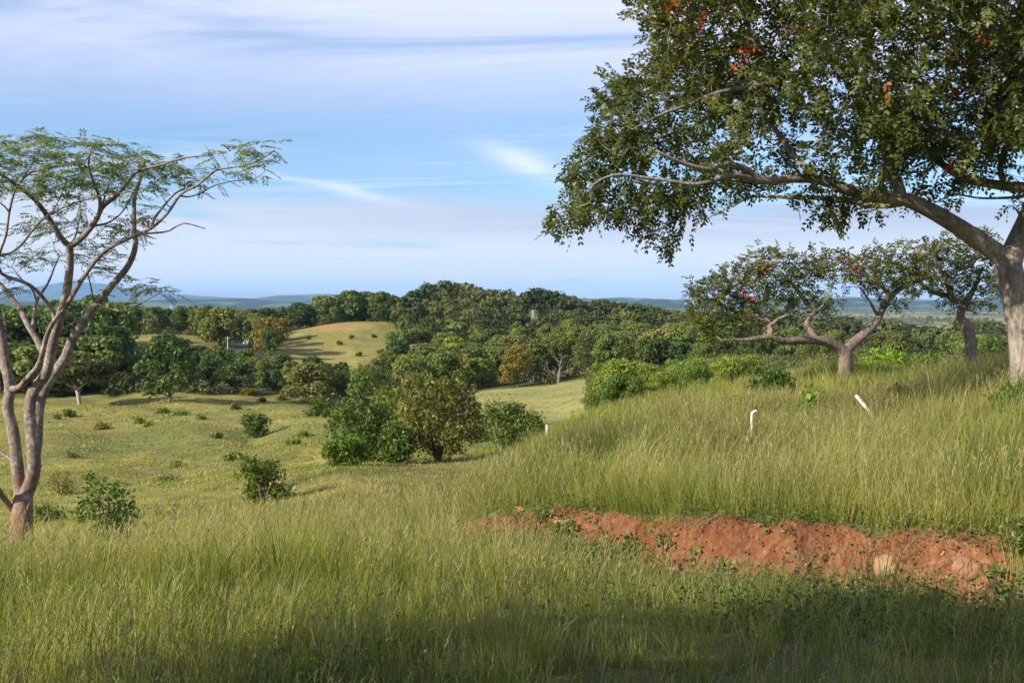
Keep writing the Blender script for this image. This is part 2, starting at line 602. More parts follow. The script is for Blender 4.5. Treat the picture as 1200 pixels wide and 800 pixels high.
def mat_bark(name, c1, c2, c3, scale=6.0, stretch=0.25, bump=0.6, red_base=None, dist=0.02):
    m = bpy.data.materials.new(name)
    m.use_nodes = True
    T = NT(m.node_tree)
    out = T.n('ShaderNodeOutputMaterial')
    bs = T.n('ShaderNodeBsdfPrincipled')
    bs.inputs['Roughness'].default_value = 0.85
    bs.inputs['Specular IOR Level'].default_value = 0.2
    tc = T.n('ShaderNodeTexCoord')
    v = T.mapping(tc.outputs['Object'], scale=(1, 1, stretch))
    n1 = T.noise(v, scale * 2.2, 6, 0.7, 0.3)
    n2 = T.noise(tc.outputs['Object'], scale * 0.55, 4, 0.6)
    c = T.ramp(T.math('ADD', T.math('MULTIPLY', n1, 0.6), T.math('MULTIPLY', n2, 0.4)), [(0.32, c1), (0.5, c2), (0.66, c3)])
    if red_base:
        sep = T.n('ShaderNodeSeparateXYZ')
        T.l(tc.outputs['Object'], sep.inputs[0])
        zz = T.math('ADD', sep.outputs[2], T.math('MULTIPLY', n2, 0.9))
        f = T.math('SUBTRACT', 1.0, T.smooth(zz, red_base[0], red_base[1]))
        c = T.mix(f, c, T.mix(n1, red_base[2], red_base[3]))
    T.l(c, bs.inputs['Base Color'])
    b = T.n('ShaderNodeBump')
    b.inputs['Strength'].default_value = bump
    b.inputs['Distance'].default_value = dist
    T.l(n1, b.inputs['Height'])
    T.l(b.outputs[0], bs.inputs['Normal'])
    T.l(bs.outputs[0], out.inputs[0])
    return m


def mat_plain(name, col, rough=0.6, spec=0.3, var=0.15, scale=8.0, metallic=0.0):
    m = bpy.data.materials.new(name)
    m.use_nodes = True
    T = NT(m.node_tree)
    out = T.n('ShaderNodeOutputMaterial')
    bs = T.n('ShaderNodeBsdfPrincipled')
    bs.inputs['Roughness'].default_value = rough
    bs.inputs['Specular IOR Level'].default_value = spec
    bs.inputs['Metallic'].default_value = metallic
    tc = T.n('ShaderNodeTexCoord')
    n = T.noise(tc.outputs['Object'], scale, 5, 0.65)
    k = T.ramp(n, [(0.3, (1 - var,) * 3), (0.7, (1 + var,) * 3)])
    T.l(T.mix(1.0, k, col, 'MULTIPLY'), bs.inputs['Base Color'])
    T.l(bs.outputs[0], out.inputs[0])
    return m


# ------------------------------------------------------------------ leaves
def kites(b, d, n, L, Wd, v, fold=0.0):
    """leaf quads: base b, direction d, normal n, length L, width Wd, shade v -> V, Q, v"""
    d = unit(d)
    s = unit(np.cross(d, n))
    n = np.cross(s, d)
    L = np.broadcast_to(L, len(b))[:, None]
    Wd = np.broadcast_to(Wd, len(b))[:, None]
    mid = b + d * L * 0.5
    V = np.stack([b, mid + s * Wd * 0.5 + n * Wd * fold, b + d * L - n * L * 0.08, mid - s * Wd * 0.5 + n * Wd * fold], 1).reshape(-1, 3)
    Q = np.arange(len(V)).reshape(-1, 4)
    return V, Q, np.repeat(v, 4)


def compound(b, d, n, L, pairs, ll, lw, v, droop=0.25, vj=0.12):
    """pinnate leaves: pairs of leaflets along a rachis"""
    d = unit(d)
    s = unit(np.cross(d, n))
    n = np.cross(s, d)
    Bs, Ds, Ns, Vs, Ls = [], [], [], [], []
    for j in range(pairs):
        f = (j + 1) / pairs
        base = b + d * (L * f)[:, None] + np.array((0, 0, -1.0)) * (droop * L * f * f)[:, None]
        for sg in (-1, 1):
            Bs.append(base)
            Ds.append(d * (0.45 + 0.3 * f) + s * sg * (1.0 - 0.35 * f) + np.array((0, 0, -droop)) + R.normal(0, 0.12, d.shape))
            Ns.append(n + R.normal(0, 0.25, d.shape))
            Vs.append(np.clip(v + R.normal(0, vj, len(v)), 0, 1))
            Ls.append(ll * (1.0 - 0.25 * abs(f - 0.5)) * R.uniform(0.8, 1.15, len(v)))
    Bs, Ds, Ns, Vs, Ls = (np.concatenate(a) for a in (Bs, Ds, Ns, Vs, Ls))
    return kites(Bs, Ds, Ns, Ls, Ls * lw / ll, Vs, 0.08)


def cat(parts):
    V, Q, v, off = [], [], [], 0
    for a, b, c in parts:
        V.append(a)
        Q.append(b + off)
        v.append(c)
        off += len(a)
    return np.concatenate(V), np.concatenate(Q), np.concatenate(v)


def rdir(n, up=0.0):
    d = unit(R.normal(0, 1, (n, 3)))
    d[:, 2] += up
    return unit(d)


# ------------------------------------------------------------------ branching skeletons
class Skel:
    def __init__(self):
        self.p, self.par, self.r, self.limb = [], [], [], []

    def add(self, p, par, r, limb):
        self.p.append(np.asarray(p, float))
        self.par.append(par)
        self.r.append(r)
        self.limb.append(limb)
        return len(self.p) - 1

    def nearest(self, q):
        A = np.array(self.p)
        return int(np.argmin(((A - q) ** 2).sum(1)))

    def limbs(self, pts, r0, r1, step=0.12, join=True, wob=0.02):
        """a traced limb: smooth curve through pts, tapering r0 -> r1"""
        pts = np.asarray(pts, float)
        ext = np.concatenate([[2 * pts[0] - pts[1]], pts, [2 * pts[-1] - pts[-2]]])
        out = []
        for i in range(len(pts) - 1):
            a, b, c, e = ext[i:i + 4]
            n = max(2, int(np.linalg.norm(c - b) / step))
            for k in range(n):
                t = k / n
                out.append(0.5 * ((2 * b) + (c - a) * t + (2 * a - 5 * b + 4 * c - e) * t * t + (3 * b - a - 3 * c + e) * t ** 3))
        out.append(pts[-1])
        out = np.array(out)
        n = len(out)
        w = R.normal(0, 1, (n, 3))
        for _ in range(3):
            w = (np.roll(w, 1, 0) + w + np.roll(w, -1, 0)) / 3
        w[0] = 0
        out = out + w * wob
        par = -1
        if join and self.p:
            par = self.nearest(out[0])
            if np.linalg.norm(out[0] - self.p[par]) < step * 3:
                out = out[1:]
        n = len(out)
        for i, q in enumerate(out):
            f = i / max(1, n - 1)
            par = self.add(q, par, r0 * (1 - f) + r1 * f, True)
        return par

    def grow(self, attr, step=0.22, kill=0.28, iters=70, jit=0.25, from_r=None, gravity=0.0):
        attr = np.asarray(attr, float)
        pos = np.array(self.p)
        dist = np.full(len(attr), 1e9)
        near = np.zeros(len(attr), int)
        ok = np.arange(len(pos)) if from_r is None else np.array([i for i in range(len(pos)) if self.r[i] <= from_r])
        for i in range(0, len(ok), 400):
            D = np.linalg.norm(attr[:, None] - pos[ok[i:i + 400]][None], axis=-1)
            k = D.argmin(1)
            dm = D[np.arange(len(attr)), k]
            b = dm < dist
            dist[b] = dm[b]
            near[b] = ok[i + k[b]]
        alive = dist > kill
        for it in range(iters):
            idx = np.where(alive)[0]
            if not len(idx):
                break
            un, inv = np.unique(near[idx], return_inverse=True)
            P_ = np.array([self.p[u] for u in un])
            dv = unit(attr[idx] - P_[inv])
            acc = np.zeros((len(un), 3))
            np.add.at(acc, inv, dv)
            acc = unit(unit(acc) + R.normal(0, jit, acc.shape) + np.array((0, 0, gravity)))
            newp = P_ + acc * step
            ids = [self.add(newp[k], int(un[k]), 0.0, False) for k in range(len(un))]
            D = np.linalg.norm(attr[idx][:, None] - newp[None], axis=-1)
            k = D.argmin(1)
            dm = D[np.arange(len(idx)), k]
            b = dm < dist[idx]
            dist[idx[b]] = dm[b]
            near[idx[b]] = np.array(ids)[k[b]]
            alive &= dist > kill

    def finish(self, tip=0.004, expo=2.3, cap=0.05):
        n = len(self.p)
        acc = np.zeros(n)
        self.kids = [[] for _ in range(n)]
        for i in range(n):
            if self.par[i] >= 0:
                self.kids[self.par[i]].append(i)
        for i in range(n - 1, -1, -1):
            if not self.limb[i]:
                a = max(acc[i], tip ** expo)
                self.r[i] = min(a ** (1 / expo), cap)
                if self.par[i] >= 0:
                    acc[self.par[i]] += a
        return self

    def tips(self, rmax):
        ids = [i for i in range(len(self.p)) if not self.limb[i] and self.r[i] <= rmax]
        if not ids:
            return np.zeros((0, 3)), np.zeros((0, 3))
        p = np.array([self.p[i] for i in ids])
        d = np.array([self.p[i] - self.p[self.par[i]] for i in ids])
        return p, unit(d)

    def mesh(self, sides=((0.05, 10), (0.018, 6), (0.0, 3)), flare=None):
        V, Qs, off = [], [], 0
        done = set()
        starts = [(i, None) for i in range(len(self.p)) if self.par[i] < 0]
        while starts:
            i, frm = starts.pop()
            chain = [] if frm is None else [frm]
            k = i
            while True:
                chain.append(k)
                ks = self.kids[k]
                if not ks:
                    break
                m = max(ks, key=lambda c: (self.r[c], -c))
                for c in ks:
                    if c != m:
                        starts.append((c, k))
                k = m
            pts = np.array([self.p[c] for c in chain])
            rad = np.array([self.r[c] for c in chain])
            if frm is not None:
                rad[0] = rad[1] * 1.25 if len(rad) > 1 else rad[0]
                rad[0] = min(rad[0], self.r[frm])
            rm = rad.max()
            ns = [s for lim, s in sides if rm >= lim][0]
            n = len(pts)
            if n < 2:
                continue
            tan = np.gradient(pts, axis=0)
            tan = unit(tan)
            ref = np.array((1.0, 0, 0)) if abs(tan[0][0]) < 0.9 else np.array((0, 1.0, 0))
            u = unit(np.cross(tan[0], ref))
            rings = []
            a = np.arange(ns) * 2 * math.pi / ns
            for j in range(n):
                u = u - tan[j] * np.dot(u, tan[j])
                u = u / max(np.linalg.norm(u), 1e-9)
                w = np.cross(tan[j], u)
                rr = rad[j]
                if ns >= 8:
                    rr = rr * (1 + 0.06 * np.sin(a * 3 + j * 0.13) + 0.04 * np.sin(a * 5 - j * 0.21))
                    rings.append(pts[j] + np.cos(a)[:, None] * u * rr[:, None] + np.sin(a)[:, None] * w * rr[:, None])
                else:
                    rings.append(pts[j] + rr * (np.cos(a)[:, None] * u + np.sin(a)[:, None] * w))
            Vc = np.concatenate(rings)
            jj = np.arange(n - 1)[:, None]
            kk = np.arange(ns)[None]
            k2 = (kk + 1) % ns
            Q = np.stack([jj * ns + kk, jj * ns + k2, (jj + 1) * ns + k2, (jj + 1) * ns + kk], -1).reshape(-1, 4)
            # close the end
            V.append(Vc)
            Qs.append(Q + off)
            if ns >= 4:
                end = off + (n - 1) * ns
                V.append(pts[-1:] + tan[-1] * rad[-1] * 0.5)
                tipi = off + n * ns
                Qs.append(np.stack([end + np.arange(ns), end + (np.arange(ns) + 1) % ns, np.full(ns, tipi), np.full(ns, tipi)], 1))
                off += 1
            off += n * ns
        Q = np.concatenate(Qs)
        tri = Q[Q[:, 2] == Q[:, 3]][:, :3]
        quad = Q[Q[:, 2] != Q[:, 3]]
        return np.concatenate(V), quad, tri


def plant(name, base, skel, leaf, bark_m, leaf_m, label, cat_, group=None, extra=(), trunk_name='trunk', crown_name='crown'):
    """an Empty at the base with trunk and crown children"""
    base = np.asarray(base, float)
    root = bpy.data.objects.new(name, None)
    COL.objects.link(root)
    root.location = base
    tag(root, label, cat_, group)
    if skel is not None:
        V, q, t = skel.mesh()
        link(trunk_name, mesh_np(trunk_name, V - base, [q, t], smooth=True, mats=[bark_m]), root)
    if leaf is not None:
        V, Q, v = leaf
        link(crown_name, mesh_np(crown_name, V - base, [Q], {'v': v}, mats=[leaf_m]), root)
    for nm, (V, Q, v), m in extra:
        link(nm, mesh_np(nm, V - base, [Q], {'v': v}, mats=[m]), root)
    return root


def hit(px, py, d0=3.0, d1=4000.0):
    """depth at which the sight line through a pixel first meets the ground"""
    ds = np.exp(np.linspace(math.log(d0), math.log(d1), 900))
    pts = np.array([P(px, py, d) for d in ds])
    g = ground_np(pts[:, 0], pts[:, 1])
    below = np.where(pts[:, 2] < g)[0]
    return float(ds[below[0]]) if len(below) else d1


# ================================================================== SETTING
build_ground()


def build_hills():
    """the far ranges on the horizon"""
    def rng_(name, label, y0, y1, x0, x1, hf, seed, col):
        nx, ny = 260, 36
        xs = np.linspace(x0, x1, nx)
        ys = np.linspace(y0, y1, ny)
        X, Y = np.meshgrid(xs, ys, indexing='xy')
        f = (Y - y0) / (y1 - y0)
        prof = np.sin(np.pi * np.clip(f, 0, 1)) ** 0.8
        h = hf(X, Y) * prof
        Z = EYE - 47 + h
        V = np.stack([X, Y, Z], -1).reshape(-1, 3)
        i = np.arange(ny - 1)[:, None]
        j = np.arange(nx - 1)[None]
        q = np.stack([i * nx + j, i * nx + j + 1, (i + 1) * nx + j + 1, (i + 1) * nx + j], -1).reshape(-1, 4)
        m = mat_plain('woodland ' + name, (1, 1, 1), 0.95, 0.05, 0.2, 0.002)
        T_ = m.node_tree
        bs = [n for n in T_.nodes if n.type == 'BSDF_PRINCIPLED'][0]
        at = T_.nodes.new('ShaderNodeAttribute')
        at.attribute_name = 'albedo'
        T_.links.new(at.outputs['Color'], bs.inputs['Base Color'])
        n = fbm(X / 260, Y / 420, 4, seed + 5).ravel()
        c = np.where((n > 0.12)[:, None], np.array(col[0]), np.array(col[1])) * (1 + 0.35 * fbm(X / 70, Y / 90, 2, seed).ravel())[:, None]
        o = link(name, mesh_np(name, V, [q], {'albedo': c}, smooth=True, mats=[m]))
        tag(o, label, 'hills', kind='structure')
    def low(X, Y):
        t = X / Y
        b = 50 + 55 * fbm(X / 800, Y / 1500, 4, 3) + 55 * np.abs(fbm(X / 300, Y / 900, 3, 6))
        return b * (0.85 + 0.15 * sstep(-0.5, 0.5, t)) 
    rng_('hills', 'low wooded hills in a blue line along the horizon', 6200, 9800, -7500, 7500, low, 11,
         ((0.11, 0.13, 0.06), (0.035, 0.05, 0.022)))

    def back(X, Y):
        return 92 + 100 * fbm(X / 1300, Y / 2600, 4, 31)
    rng_('hills', 'pale second line of hills behind the wooded ones', 11000, 15500, -10500, 10500, back, 12,
         ((0.13, 0.14, 0.07), (0.05, 0.065, 0.03)))

    def mount(X, Y):
        t = X / Y
        k = np.exp(-((t + 0.445) / 0.066) ** 2) + 0.45 * np.exp(-((t + 0.60) / 0.08) ** 2) + 0.28 * np.exp(-((t + 0.34) / 0.09) ** 2)
        return 60 + 335 * k * (1 + 0.16 * fbm(X / 900, Y / 1500, 4, 44))
    rng_('mountain', 'long blue mountain on the horizon behind the pale tree', 15800, 20500, -17000, -1000, mount, 13,
         ((0.08, 0.10, 0.05), (0.05, 0.065, 0.03)))


build_hills()


def build_haze():
    lo, hi, ex = EYE - 60, 400, 21800
    v = [(x, y, z) for z in (lo, hi) for y in (-ex, ex) for x in (-ex, ex)]
    f = [(0, 2, 3, 1), (4, 5, 7, 6), (0, 1, 5, 4), (2, 6, 7, 3), (0, 4, 6, 2), (1, 3, 7, 5)]
    me = bpy.data.meshes.new("haze")
    me.from_pydata(v, [], f)
    m = bpy.data.materials.new("haze")
    m.use_nodes = True
    T = NT(m.node_tree)
    out = T.n('ShaderNodeOutputMaterial')
    vol = T.n('ShaderNodeVolumePrincipled')
    vol.inputs['Color'].default_value = (0.30, 0.56, 1.0, 1)
    vol.inputs['Density'].default_value = HAZE
    vol.inputs['Anisotropy'].default_value = 0.0
    T.l(vol.outputs[0], out.inputs['Volume'])
    me.materials.append(m)
    o = link('haze', me)
    tag(o, 'thin blue haze in the air over the plain', 'haze', kind='stuff')


HAZE = 0.000042
build_haze()


def water():
    d0 = hit(405, 479)
    c = on_ground(402, d0)
    n = 40
    V, zmin = [], 1e9
    for i in range(n):
        a = 2 * math.pi * i / n
        rx, ry = 4.6 * (1 + 0.2 * math.sin(3 * a + 1)), 13.0 * (1 + 0.15 * math.sin(2 * a))
        V.append((c[0] + rx * math.cos(a) - 0.1 * ry * math.sin(a), c[1] + ry * math.sin(a), 0))
    V = np.array(V)
    z = ground_np(V[:, 0], V[:, 1])
    V[:, 2] = np.percentile(z, 55)
    me = bpy.data.meshes.new('pond')
    me.from_pydata(V.tolist(), [], [tuple(range(n))])
    m = mat_plain('pond water', (0.018, 0.020, 0.012), 0.06, 0.5, 0.1)
    me.materials.append(m)
    o = link('pond', me)
    tag(o, 'small dark pond at the foot of the wooded hill', 'pond', kind='structure')


water()


def road():
    pts = [on_ground(px, d) for px, d in ((262, 222), (272, 238), (281, 258), (288, 278), (294, 300), (297, 330), (292, 370))]
    V, F_ = [], []
    fine = []
    for a, b in zip(pts[:-1], pts[1:]):
        for k in range(6):
            fine.append(a + (b - a) * k / 6)
    fine = np.array(fine)
    tan = unit(np.gradient(fine, axis=0))
    side = unit(np.cross(tan, np.array((0, 0, 1.0))))
    for w in (-1.9, -.7, .7, 1.9):
        q = fine + side * w
        q[:, 2] = ground_np(q[:, 0], q[:, 1]) + 0.12
        V.append(q)
    n = len(fine)
    V = np.concatenate(V)
    for k in range(3):
        for i in range(n - 1):
            F_.append((k * n + i, (k + 1) * n + i, (k + 1) * n + i + 1, k * n + i + 1))
    o = link('road', mesh_np('road', V, [np.array(F_)], mats=[mat_plain('asphalt', (0.055, 0.052, 0.05), 0.9, 0.2, 0.25, 0.6)]))
    tag(o, 'grey country road running up between the trees', 'road', kind='structure')


road()

# ------------------------------------------------------------------ woods
BARK = mat_bark('grey brown bark', (0.05, 0.04, 0.03), (0.13, 0.105, 0.085), (0.22, 0.19, 0.16))
FOREST = mat_leaf('forest leaves', [(0.0, (0.046, 0.060, 0.016)), (0.5, (0.118, 0.148, 0.036)), (1.0, (0.225, 0.245, 0.068))], 0.25, 0.25, objvar=1.0, rough=0.6)


def crown_geo(h, w, trunk_h, nl, lobes, size, rs, flat=0.6, bottom=0.10):
    """crown as leaf clumps over many lobes: height h, width w, foliage starting at trunk_h"""
    ch = h - trunk_h
    C, Rd = [], []
    for i in range(lobes):
        a = rs.uniform(0, 2 * math.pi)
        rr = math.sqrt(rs.uniform(0, 1)) * 0.78
        zz = rs.uniform(0.0, 1.0) ** 0.85 * (1 - bottom) + bottom
        env = math.sqrt(max(0.05, 1 - ((zz - 0.36) / 0.68) ** 2))
        rad = rs.uniform(0.16, 0.30) * w * 0.5 * (1.25 if i < 4 else 1.0)
        C.append((math.cos(a) * rr * env * w * 0.5, math.sin(a) * rr * env * w * 0.5, trunk_h + ch * min(zz, 0.98 - rad / ch * 0.4)))
        Rd.append(rad)
    C, Rd = np.array(C), np.array(Rd)
    li = rs.choice(len(C), nl, p=Rd ** 2 / (Rd ** 2).sum())
    dv = rs.normal(0, 1, (nl, 3))
    dv[:, 2] += 0.25
    dv = unit(dv)
    rad = Rd[li] * (0.72 + 0.42 * rs.uniform(0, 1, nl) ** 0.7)
    pos = C[li] + dv * rad[:, None] * np.array((1, 1, flat))
    nrm = unit(dv + rs.normal(0, 0.55, dv.shape))
    dr = unit(np.cross(nrm, rs.normal(0, 1, dv.shape)))
    L = size * rs.uniform(0.6, 1.35, nl)
    lv = rs.uniform(0, 1, len(C))
    v = np.clip(0.5 + 0.25 * (lv[li] - 0.5) + rs.normal(0, 0.16, nl), 0, 1)
    return kites(pos - dr * L[:, None] * 0.5, dr, nrm, L, L * 0.62, v, 0.12), C


def mid_tree(seed, h, w, th, nl, lobes, size, tr, flat=0.6, pale=False):
    rs = np.random.default_rng(seed)
    leaf, C = crown_geo(h, w, th, nl, lobes, size, rs, flat)
    sk = Skel()
    sk.limbs([(0, 0, -0.6), (0.05 * w, 0, th * 0.6), (-0.02 * w, 0.03 * w, th + 0.25 * (h - th))], tr, tr * 0.55, 0.5, False, 0.05)
    for c in C[:9]:
        k = sk.nearest(c * np.array((0.15, 0.15, 0)) + np.array((0, 0, min(th * 1.05, c[2] * 0.6))))
        s = sk.p[k]
        sk.limbs([s, s * 0.55 + c * 0.45 + np.array((0, 0, -0.1)), c * 0.92 + s * 0.08], tr * 0.42, tr * 0.12, 0.6, True, 0.08)
    sk.finish()
    return sk, leaf


VARS = []          # (trunk mesh, crown mesh, nominal height, nominal width)
for i, (h, w, th, nl, lb, fl) in enumerate((
        (8.5, 10.5, 0.7, 3600, 46, 0.75), (9.5, 10.0, 0.9, 3800, 48, 0.8), (7.0, 10.5, 0.6, 3400, 42, 0.65), (10.5, 10.0, 0.9, 4000, 50, 0.85),
        (7.5, 8.5, 0.3, 3000, 38, 0.8), (8.0, 11.5, 1.5, 3400, 38, 0.5), (9.0, 9.0, 0.5, 3400, 42, 0.9), (6.0, 8.5, 0.2, 3000, 36, 0.75))):
    sk, (V, Q, v) = mid_tree(100 + i, h, w, th, nl, lb, 0.58, 0.24, fl)
    tv, tq, tt = sk.mesh(((0.12, 6), (0.0, 4)))
    VARS.append((mesh_np('trunk', tv, [tq, tt], smooth=True, mats=[BARK]), mesh_np('crown', V, [Q], {'v': v}, mats=[FOREST]), h, w))

PAL = {   # tint over the forest leaf colour, words
    'dark': ((0.55, 0.70, 0.62), 'dark green'), 'green': ((1.0, 1.12, 0.85), 'mid green'), 'olive': ((1.15, 1.06, 0.85), 'olive green'),
    'yellow': ((1.5, 1.5, 0.85), 'yellowish green'), 'brown': ((1.65, 1.1, 0.75), 'brownish'), 'grey': ((1.7, 1.45, 1.6), 'greyish')}
TREES = []      # px, d, h, colour, zone


def scatter(zone, px0, px1, d0, d1, gap, h0, h1, pal, reject=None, tries=4000, limit=999):
    got, n = [], 0
    keys, wts = list(pal), np.array(list(pal.values()), float)
    for _ in range(tries):
        d = math.sqrt(R.uniform(d0 * d0, d1 * d1))
        px = R.uniform(px0, px1)
        x = (px - CX) / F * d
        if any((x - a) ** 2 + (d - b) ** 2 < gap * gap for a, b in got):
            continue
        if zone_fields(np.array([px]), np.array([d]))[0] > 0.5 or (reject and reject(px, d)):
            continue
        got.append((x, d))
        k = R.choice(len(keys), p=wts / wts.sum())
        hh = R.uniform(h0, h1)
        if zone == 'edging the far pasture':
            hh *= float(np.interp(px, (118, 140, 215, 245, 262, 275, 312, 340, 450), (1.0, .62, .62, .72, .72, .66, .66, .58, .52)))
        TREES.append((px, d, hh, keys[k], zone))
        n += 1
        if n >= limit:
            break
    return n


road_clear = lambda px, d: (255 < px < 305 and 215 < d < 300)
pond_clear = lambda px, d: (372 < px < 432 and d < 178)
scatter('edging the far pasture', -130, 445, 153, 196, 5.6, 5.2, 8.6, {'dark': 4, 'green': 4, 'olive': 2}, lambda px, d: pond_clear(px, d) or road_clear(px, d))
scatter('behind the pale forked tree', -130, 128, 176, 250, 8.5, 9.5, 13.0, {'dark': 5, 'green': 2})
scatter('beside the country road', 232, 345, 228, 330, 8.0, 6, 9, {'brown': 1.5, 'olive': 3, 'green': 3, 'grey': 1}, lambda px, d: 258 < px < 300 and d < 300)
scatter('beyond the left hill field', -130, 372, 305, 410, 9.5, 6.5, 9.5, {'dark': 4, 'green': 3, 'olive': 1})
scatter('on the crest of the grassy hill', 372, 450, 343, 372, 6.5, 8, 11, {'dark': 3, 'green': 2})
scatter('on the wooded hill', 430, 835, 160, 440, 6.4, 4.2, 7.2, {'green': 7, 'olive': 5, 'dark': 3, 'brown': .4, 'yellow': 1.0, 'grey': .3}, lambda px, d: (px < 480 and d < 190) or (px < 452 and d < 235) or (628 < px < 682 and d < 178), 9000)
scatter('beyond the grassy knoll', 800, 1300, 200, 520, 11.5, 4.5, 7.0, {'green': 5, 'dark': 3, 'olive': 4, 'yellow': 1})
EXTRA = []
# far trees that read as one mass
scatter_far = []
for _ in range(9000):
    d = math.exp(R.uniform(math.log(400), math.log(6000)))
    px = R.uniform(-260, 1460)
    x = (px - CX) / F * d
    if d > 600:
        fn = fbm(np.array([x / 420 + 3]), np.array([d / 620]), 3, 91)[0]
        if (fn > 0.12 or fn < -0.25) and R.uniform() > 0.06:
            continue
        if px > 905 and px < 1010 and 880 < d < 1250:
            continue
        if px > 935 and 1280 < d < 1720 and R.uniform() > 0.05:
            continue
    scatter_far.append((px, d, R.uniform(7, 11)))
TREES.sort(key=lambda t: -t[2] / t[1])
MAXT = 288
for t in TREES[MAXT:]:
    scatter_far.append((t[0], t[1], t[2]))
TREES = TREES[:MAXT]
RANKS = {}
SHAPE = lambda h: 'tall' if h > 9.2 else 'low' if h < 6.9 else 'rounded'
for t in sorted(TREES, key=lambda t: t[0]):
    RANKS.setdefault((t[4], t[3], SHAPE(t[2])), []).append(t)
ORD = ['first', 'second', 'third', 'fourth', 'fifth', 'sixth', 'seventh', 'eighth', 'ninth', 'tenth', 'eleventh', 'twelfth', 'thirteenth', 'fourteenth', 'fifteenth', 'sixteenth',
       'seventeenth', 'eighteenth', 'nineteenth', 'twentieth']


def ordinal(n):
    if n < 20:
        return ORD[n]
    tens = {2: 'twenty', 3: 'thirty', 4: 'forty', 5: 'fifty', 6: 'sixty', 7: 'seventy', 8: 'eighty', 9: 'ninety'}[(n + 1) // 10]
    u = (n + 1) % 10
    return tens + '-' + ORD[u - 1] if u else tens.replace('y', 'ieth')


